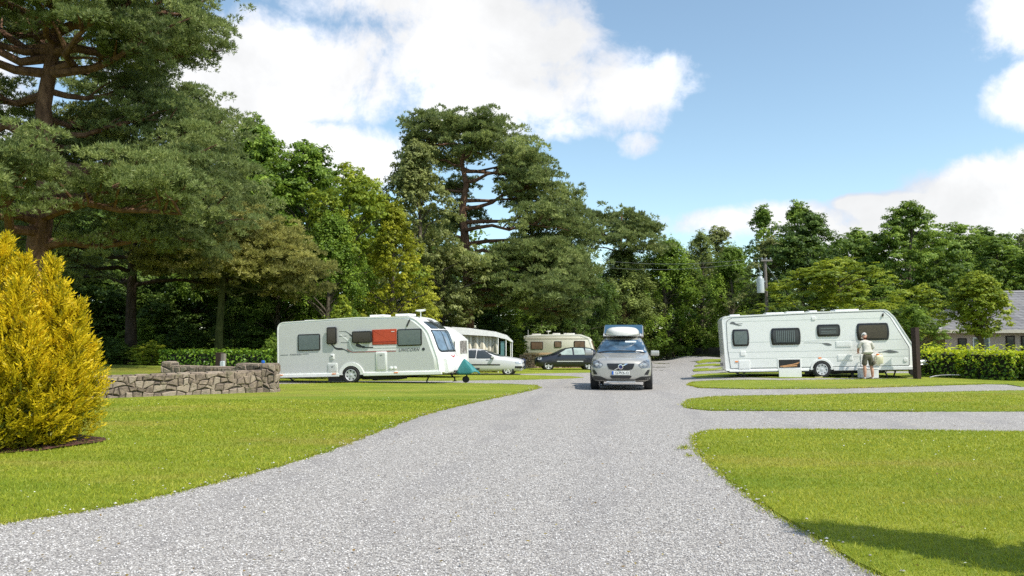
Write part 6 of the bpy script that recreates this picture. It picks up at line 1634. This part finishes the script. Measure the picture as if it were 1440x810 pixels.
# bungalow at the right
def bungalow():
    d = 47; cx0 = at(1329, 475, d).x; root = empty('bungalow', (cx0, d, 0), (0, 0, R(-12)), 'low pinkish bungalow with a grey slate hipped roof at the right edge', 'house')
    W_, D_, H_ = 14.0, 8.0, 1.55 + (475 - 470) / F * d
    H_ = 2.0
    m = MB(); m.box(0, W_, 0, .25, -.2, H_); m.box(0, W_, D_ - .25, D_, -.2, H_); m.box(0, .25, .25, D_ - .25, -.2, H_); m.box(W_ - .25, W_, .25, D_ - .25, -.2, H_)
    m.build('wall', simple('pink_render', (.56, .44, .36), .85, var=.06, scale=2, bump=.2), root)
    e = .55; rz = 4.55; ax0, ax1 = D_ / 2 + .2, W_ - D_ / 2
    vs = [(-e, -e, H_), (W_ + e, -e, H_), (W_ + e, D_ + e, H_), (-e, D_ + e, H_), (ax0, D_ / 2, rz), (ax1, D_ / 2, rz)]
    mt, nt = mat_new('slate'); b = NB(nt); o_ = b.obj(); br = b.n('ShaderNodeTexBrick'); mp = b.n('ShaderNodeMapping'); b.put(mp.inputs[0], o_); sx = b.n('ShaderNodeSeparateXYZ'); b.put(sx.inputs[0], o_)
    cb = b.n('ShaderNodeCombineXYZ'); b.put(cb.inputs[0], b.m('ADD', sx.outputs[0], b.m('MULTIPLY', sx.outputs[1], 1.0))); b.put(cb.inputs[1], b.m('MULTIPLY', sx.outputs[2], 1.6)); b.put(br.inputs['Vector'], cb.outputs[0])
    br.inputs['Scale'].default_value = 1.0; br.inputs['Brick Width'].default_value = .35; br.inputs['Row Height'].default_value = .28; br.inputs['Mortar Size'].default_value = .018
    br.inputs['Color1'].default_value = (.20, .195, .20, 1); br.inputs['Color2'].default_value = (.13, .125, .13, 1); br.inputs['Mortar'].default_value = (.05, .05, .05, 1)
    c = b.mix(b.mr(b.noise(o_, 1.3, 5, .6), .4, .7, 0, .4), br.outputs[0], (.24, .225, .21, 1)); b.out(b.bsdf(c, .7, normal=b.bump(br.outputs[0], .6, .05)))
    m = MB(); m.add(vs, [(0, 1, 5, 4), (2, 3, 4, 5), (3, 0, 4), (1, 2, 5), (0, 3, 2, 1)]); rf = m.build('roof', mt, root)
    m = MB(); m.tube([vs[4], vs[5]], .09, 8)
    for a, c_ in ((0, 4), (3, 4), (1, 5), (2, 5)): m.tube([Vector(vs[a]) + Vector((0, 0, .03)), vs[c_]], .07, 8)
    m.build('ridge_tiles', simple('ridge_grey', (.33, .32, .32), .7), rf)
    m = MB(); f = .02
    m.box(-e - f, W_ + e + f, -e - .05, -e - f * .2, H_ - .16, H_ + .04); m.box(-e - .05, -e - .01, -e + .02, D_ + e, H_ - .16, H_ + .04); m.build('fascia', simple('cream_fascia', (.62, .56, .45), .5), root)
    def win(x, w, z0, z1, mat=GLASSD, fr=WHITE, bars=1):
        m = MB(); m.box(x - w / 2 - .07, x + w / 2 + .07, -.05, .02, z0 - .07, z1 + .07); wn = m.build('window', fr, root)
        m = MB()
        if bars: m.box(x - w / 2, x - .03, -.06, -.045, z0, z1); m.box(x + .03, x + w / 2, -.06, -.045, z0, z1)
        else: m.box(x - w / 2, x + w / 2, -.06, -.045, z0, z1)
        m.build('pane', mat, wn)
    win(.95, .35, .7, 1.45, fr=WOODB, bars=0); win(2.0, .8, .75, 1.5, mat=GLASSG); win(3.6, .35, .8, 1.6, fr=WOODB, bars=0); win(4.5, .5, .8, 1.6, fr=WOODB, bars=0); win(8, 1.2, .7, 1.6)
bungalow()
# low dark wall/bank at the far end right of the drive
a = at(945, 500, 84); c = at(1030, 500, 66); 
m = MB(); dd = (c - a); 
m.add([(a.x, a.y, gz(a.x, a.y) - .3), (c.x, c.y, -.3), (c.x + .3, c.y + .4, -.3), (a.x + .3, a.y + .4, -.9), (a.x, a.y, gz(a.x, a.y) + .9), (c.x, c.y, .75), (c.x + .3, c.y + .4, .75), (a.x + .3, a.y + .4, gz(a.x, a.y) + .9)], [(0, 1, 2, 3), (7, 6, 5, 4), (0, 4, 5, 1), (1, 5, 6, 2), (2, 6, 7, 3), (3, 7, 4, 0)])
o = m.build('garden_wall', simple('mossy_stone', (.07, .065, .05), .95, var=.3, scale=3, bump=.5), None); tag(o, 'low dark mossy wall in the shade at the far end of the drive', 'wall')

# hose lying along the right hedge with a white peg
q = G(1365, 532); m = MB(); base = G(1340, 531.5)
pts = [Vector((base.x - 1.2 + .25 * i, base.y - .55 + .12 * math.sin(i * 1.3), .05 + .10 * max(0, math.sin(i * .45)))) for i in range(13)]
m.tube(pts, .02, 6); o = m.build('grey_cable', simple('cable_grey', (.32, .32, .33), .5), None, smooth=True); tag(o, 'grey hook-up cable looping on the grass before the yellow-green hedge', 'cable')
m = MB(); m.box(-.03, .03, -.03, .03, 0, .22); m.box(-.03, .08, -.03, .03, .22, .27); o = m.build('white_peg', WHITE, None, bevel=.005); o.location = (q.x, q.y - .5, 0); tag(o, 'short white marker peg by the right hedge', 'peg')

# things by the man
bpy.context.view_layer.update()
def cr(x, y, z): return CR.matrix_world @ Vector((x, y, z))
r = empty('water_container', cr(5.92, -.12, .50), (0, 0, 0), 'cream plastic water container with an orange cap hanging beside the man', 'container')
m = MB(); m.prism(rrect(-.13, .13, 0, .32, .06), -.09, .09, .03); m.build('tank', simple('cream_plastic', (.72, .68, .48), .4), r, smooth=True)
m = MB(); m.lathe([(.05, 0), (.05, .05), (.03, .06)], 12, Matrix.Translation((-.05, 0, .32))); m.build('cap', ORANGE, r); m = MB(); m.tube([(.02, 0, .31), (.03, 0, .38), (.11, 0, .38), (.12, 0, .30)], .015, 6); m.build('handle', simple('cream_plastic', (.72, .68, .48), .4), r)
pb = cr(5.45, -.28, 0); r = empty('battery_box', (pb.x, pb.y, 0.0), (0, 0, 0), 'pale grey plastic box standing under the open hatch behind the man legs', 'box')
m = MB(); m.prism(rrect(-.33, .33, .03, .36, .03), -.16, .16, .02); m.build('tub', simple('pale_box', (.66, .68, .66), .45), r, smooth=True); m = MB(); m.prism(rrect(-.34, .34, .365, .41, .015), -.17, .17, .01); m.build('lid', WHITE, r)
m = MB(); m.prism(rrect(5.28, 5.98, .42, .86, .03), -.03, 0, .006); o = m.build('battery_locker', WHITE, CR)
m = MB(); m.tube([cr(3.45, -.28, .02), cr(3.6, -.3, .02), cr(3.75, -.27, .03)], .02, 5); o = m.build('wheel_chock', simple('chock_yellow', (.6, .55, .2), .6), None); tag(o, 'small yellowish wheel chock in front of the white caravan wheel', 'wheel chock')

# ------------------------------------------------------------------ person (seen from behind, bending forward)
def skin(name, verts, edges, radii, mat, parent, sub=2, root_i=0):
    me = bpy.data.meshes.new(name); me.from_pydata([tuple(v) for v in verts], edges, []); o = bpy.data.objects.new(name, me); link(o, parent)
    bm = bmesh.new(); bm.from_mesh(me); sk = bm.verts.layers.skin.verify(); bm.verts.ensure_lookup_table()
    for v, rr in zip(bm.verts, radii):
        v[sk].radius = rr if isinstance(rr, tuple) else (rr, rr)
    bm.verts[root_i][sk].use_root = True
    bm.to_mesh(me); bm.free()
    s = o.modifiers.new('k', 'SKIN'); s.use_smooth_shade = True; s.branch_smoothing = .6
    u = o.modifiers.new('s', 'SUBSURF'); u.levels = u.render_levels = sub
    me.materials.append(mat); bake(o); o.data.shade_smooth()
    if not o.data.materials: o.data.materials.append(mat)
    return o
def person():
    SK = simple('skin', (.50, .27, .18), .55, var=.05); SH = simple('shirt_cloth', (.55, .53, .47), .85, var=.12, scale=9, bump=.6, bscale=12); KH = simple('shorts_cloth', (.11, .10, .07), .85, var=.1, scale=9, bump=.3); CAP = simple('cap_cloth', (.85, .84, .80), .8)
    p = G(1218, 533.0); p = Vector(((1218 - 720) / F * 28.65, 28.65, 0)); root = empty('person', (p.x, p.y, 0), (0, 0, 0), 'man in khaki shirt, dark shorts and pale cap bending at the white caravan', 'person')
    # joints
    P = [(0, 0, .96), (0, .03, 1.10), (0, .07, 1.26), (0, .13, 1.40), (.01, .19, 1.47), (.035, .25, 1.53), (.05, .30, 1.60), (.055, .33, 1.68),
         (-.09, 0, .92), (-.115, .02, .52), (-.12, -.02, .30), (-.12, -.01, .08), (-.125, .11, .035), (-.13, .19, .03),
         (.10, 0, .92), (.14, .03, .52), (.155, -.02, .30), (.165, -.01, .08), (.175, .11, .035), (.185, .19, .03),
         (-.17, .13, 1.395), (-.25, .16, 1.18), (-.20, .34, 1.02), (-.13, .45, .98),
         (.18, .13, 1.395), (.275, .17, 1.17), (.24, .36, 1.04), (.17, .46, .98)]
    E = [(0, 1), (1, 2), (2, 3), (3, 4), (4, 5), (5, 6), (6, 7), (0, 8), (8, 9), (9, 10), (10, 11), (11, 12), (12, 13), (0, 14), (14, 15), (15, 16), (16, 17), (17, 18), (18, 19), (3, 20), (20, 21), (21, 22), (22, 23), (3, 24), (24, 25), (25, 26), (26, 27)]
    Rr = [(.16, .12), (.155, .115), (.165, .12), (.14, .10), (.062, .062), (.062, .068), (.085, .095), (.06, .07), .09, .062, .062, .042, .045, .03, .09, .062, .062, .042, .045, .03, .062, .05, .042, .036, .062, .05, .042, .036]
    # fingers on both hands
    for hi, sg in ((23, 1), (27, -1)):
        hx, hy, hz_ = P[hi]
        for f in range(4):
            k = len(P); off = (f - 1.5) * .020
            P += [(hx + off + sg * .01, hy + .045, hz_ - .005), (hx + off * 1.1 + sg * .015, hy + .08 - .004 * abs(f - 1.3), hz_ - .02), (hx + off * 1.1 + sg * .015, hy + .095 - .006 * abs(f - 1.3), hz_ - .045)]
            E += [(hi, k), (k, k + 1), (k + 1, k + 2)]; Rr += [.010, .009, .008]
        k = len(P); P += [(hx + sg * .045, hy + .015, hz_ - .01), (hx + sg * .06, hy + .05, hz_ - .02)]; E += [(hi, k), (k, k + 1)]; Rr += [.011, .009]
    body = skin('body', P, E, Rr, SK, root)
    shoe = simple('shoe', (.55, .52, .48), .7)
    for sg, x in ((-1, -.125), (1, .175)):
        skin('shoe', [(x, -.04, .05), (x + .004, .06, .05), (x + .01, .16, .045), (x + .012, .22, .038)], [(0, 1), (1, 2), (2, 3)], [.052, .05, .05, .036], shoe, root, root_i=1)
    # shirt: torso and short sleeves, hem flares
    skin('shirt', [(0, -.01, .90), (0, .0, 1.0), (0, .035, 1.12), (0, .075, 1.27), (0, .125, 1.385), (.01, .17, 1.45), (-.18, .125, 1.375), (-.245, .14, 1.22), (-.262, .155, 1.14), (.19, .125, 1.375), (.27, .145, 1.22), (.288, .16, 1.13)],
         [(0, 1), (1, 2), (2, 3), (3, 4), (4, 5), (4, 6), (6, 7), (7, 8), (4, 9), (9, 10), (10, 11)],
         [(.205, .15), (.185, .14), (.18, .135), (.185, .13), (.155, .11), (.08, .08), (.088, .088), (.082, .085), (.085, .088), (.088, .088), (.082, .085), (.085, .088)], SH, root, root_i=2)
    skin('shorts', [(0, 0, .97), (0, 0, .88), (-.10, .0, .80), (-.115, .01, .62), (-.12, .015, .50), (.11, .0, .80), (.145, .015, .62), (.155, .02, .48)], [(0, 1), (1, 2), (2, 3), (3, 4), (1, 5), (5, 6), (6, 7)],
         [(.185, .14), (.18, .14), .108, .105, .105, .108, .108, .11], KH, root, root_i=1)
    m = MB(); m.prism(rrect(-.06, .06, 0, .16, .02), -.025, 0, .01); o = m.build('cargo_pocket', KH, root, smooth=True); o.location = (.20, -.085, .53); o.rotation_euler = (0, 0, .5)
    # head details
    hc = Vector((.052, .31, 1.625))
    m = MB(); 
    vs = []; fs = []; n = 18; rings = 10
    for i in range(rings + 1):
        ph = math.pi * i / rings
        for k in range(n):
            th_ = 2 * math.pi * k / n; x = .078 * math.sin(ph) * math.cos(th_); y = .098 * math.sin(ph) * math.sin(th_); z = .115 * math.cos(ph)
            if z < 0: x *= 1 + z * 1.5; y *= 1 + z * .8
            vs.append((x, y, z))
    for i in range(rings):
        for k in range(n): fs.append((i * n + k, i * n + (k + 1) % n, (i + 1) * n + (k + 1) % n, (i + 1) * n + k))
    Mh = Matrix.Translation(hc) @ Matrix.Rotation(R(-48), 4, 'X')
    m.add(vs, fs, Mh)
    m.tube([Mh @ Vector((0, .09, .01)), Mh @ Vector((0, .122, -.02)), Mh @ Vector((0, .10, -.03))], [.008, .016, .01], 8)
    for s in (-1, 1): m.tube([Mh @ Vector((s * .074, 0, .02)), Mh @ Vector((s * .088, -.012, .0)), Mh @ Vector((s * .076, 0, -.03))], [.012, .018, .010], 6)
    m.build('head', SK, root, smooth=True)
    ey = simple('eye', (.1, .08, .07), .2); m = MB()
    for s in (-1, 1): m.lathe([(.002, 0), (.010, .003), (.012, .008)], 8, Mh @ Matrix.Translation((s * .03, .085, .005)) @ Matrix.Rotation(R(-90), 4, 'X'))
    m.build('eyes', ey, root); m = MB(); m.tube([Mh @ Vector((-.025, .088, -.055)), Mh @ Vector((0, .094, -.057)), Mh @ Vector((.025, .088, -.055))], .005, 6); m.build('mouth', simple('lip', (.4, .16, .13), .5), root)
    m = MB(); vs = []; fs = []
    for i in range(6):
        ph = (math.pi / 2) * i / 5 * 1.05
        for k in range(n):
            th_ = 2 * math.pi * k / n; vs.append((.092 * math.sin(ph) * math.cos(th_), .112 * math.sin(ph) * math.sin(th_), .02 + .108 * math.cos(ph)))
    for i in range(5):
        for k in range(n): fs.append((i * n + k, i * n + (k + 1) % n, (i + 1) * n + (k + 1) % n, (i + 1) * n + k))
    m.add(vs, fs, Mh); 
    m.prism([(-.075, .03), (.075, .03), (.07, .035), (-.07, .035)], .09, .18, 0, Mh); cp = m.build('cap', CAP, root, smooth=True)
    s_ = cp.modifiers.new('s', 'SOLIDIFY'); s_.thickness = .006
    m = MB(); vs = []; fs = []
    for i in range(3):
        for k in range(n):
            th_ = 2 * math.pi * k / n; vs.append((.082 * (1 - .1 * i) * math.cos(th_), (.101 * math.sin(th_)) * (1 - .08 * i) - .004, .02 - .035 * i if math.sin(th_) < .5 else .015))
    for i in range(2):
        for k in range(n): fs.append((i * n + k, i * n + (k + 1) % n, (i + 1) * n + (k + 1) % n, (i + 1) * n + k))
    m.add(vs, fs, Mh); m.build('hair', simple('grey_hair', (.38, .36, .33), .8), root, smooth=True)
person()
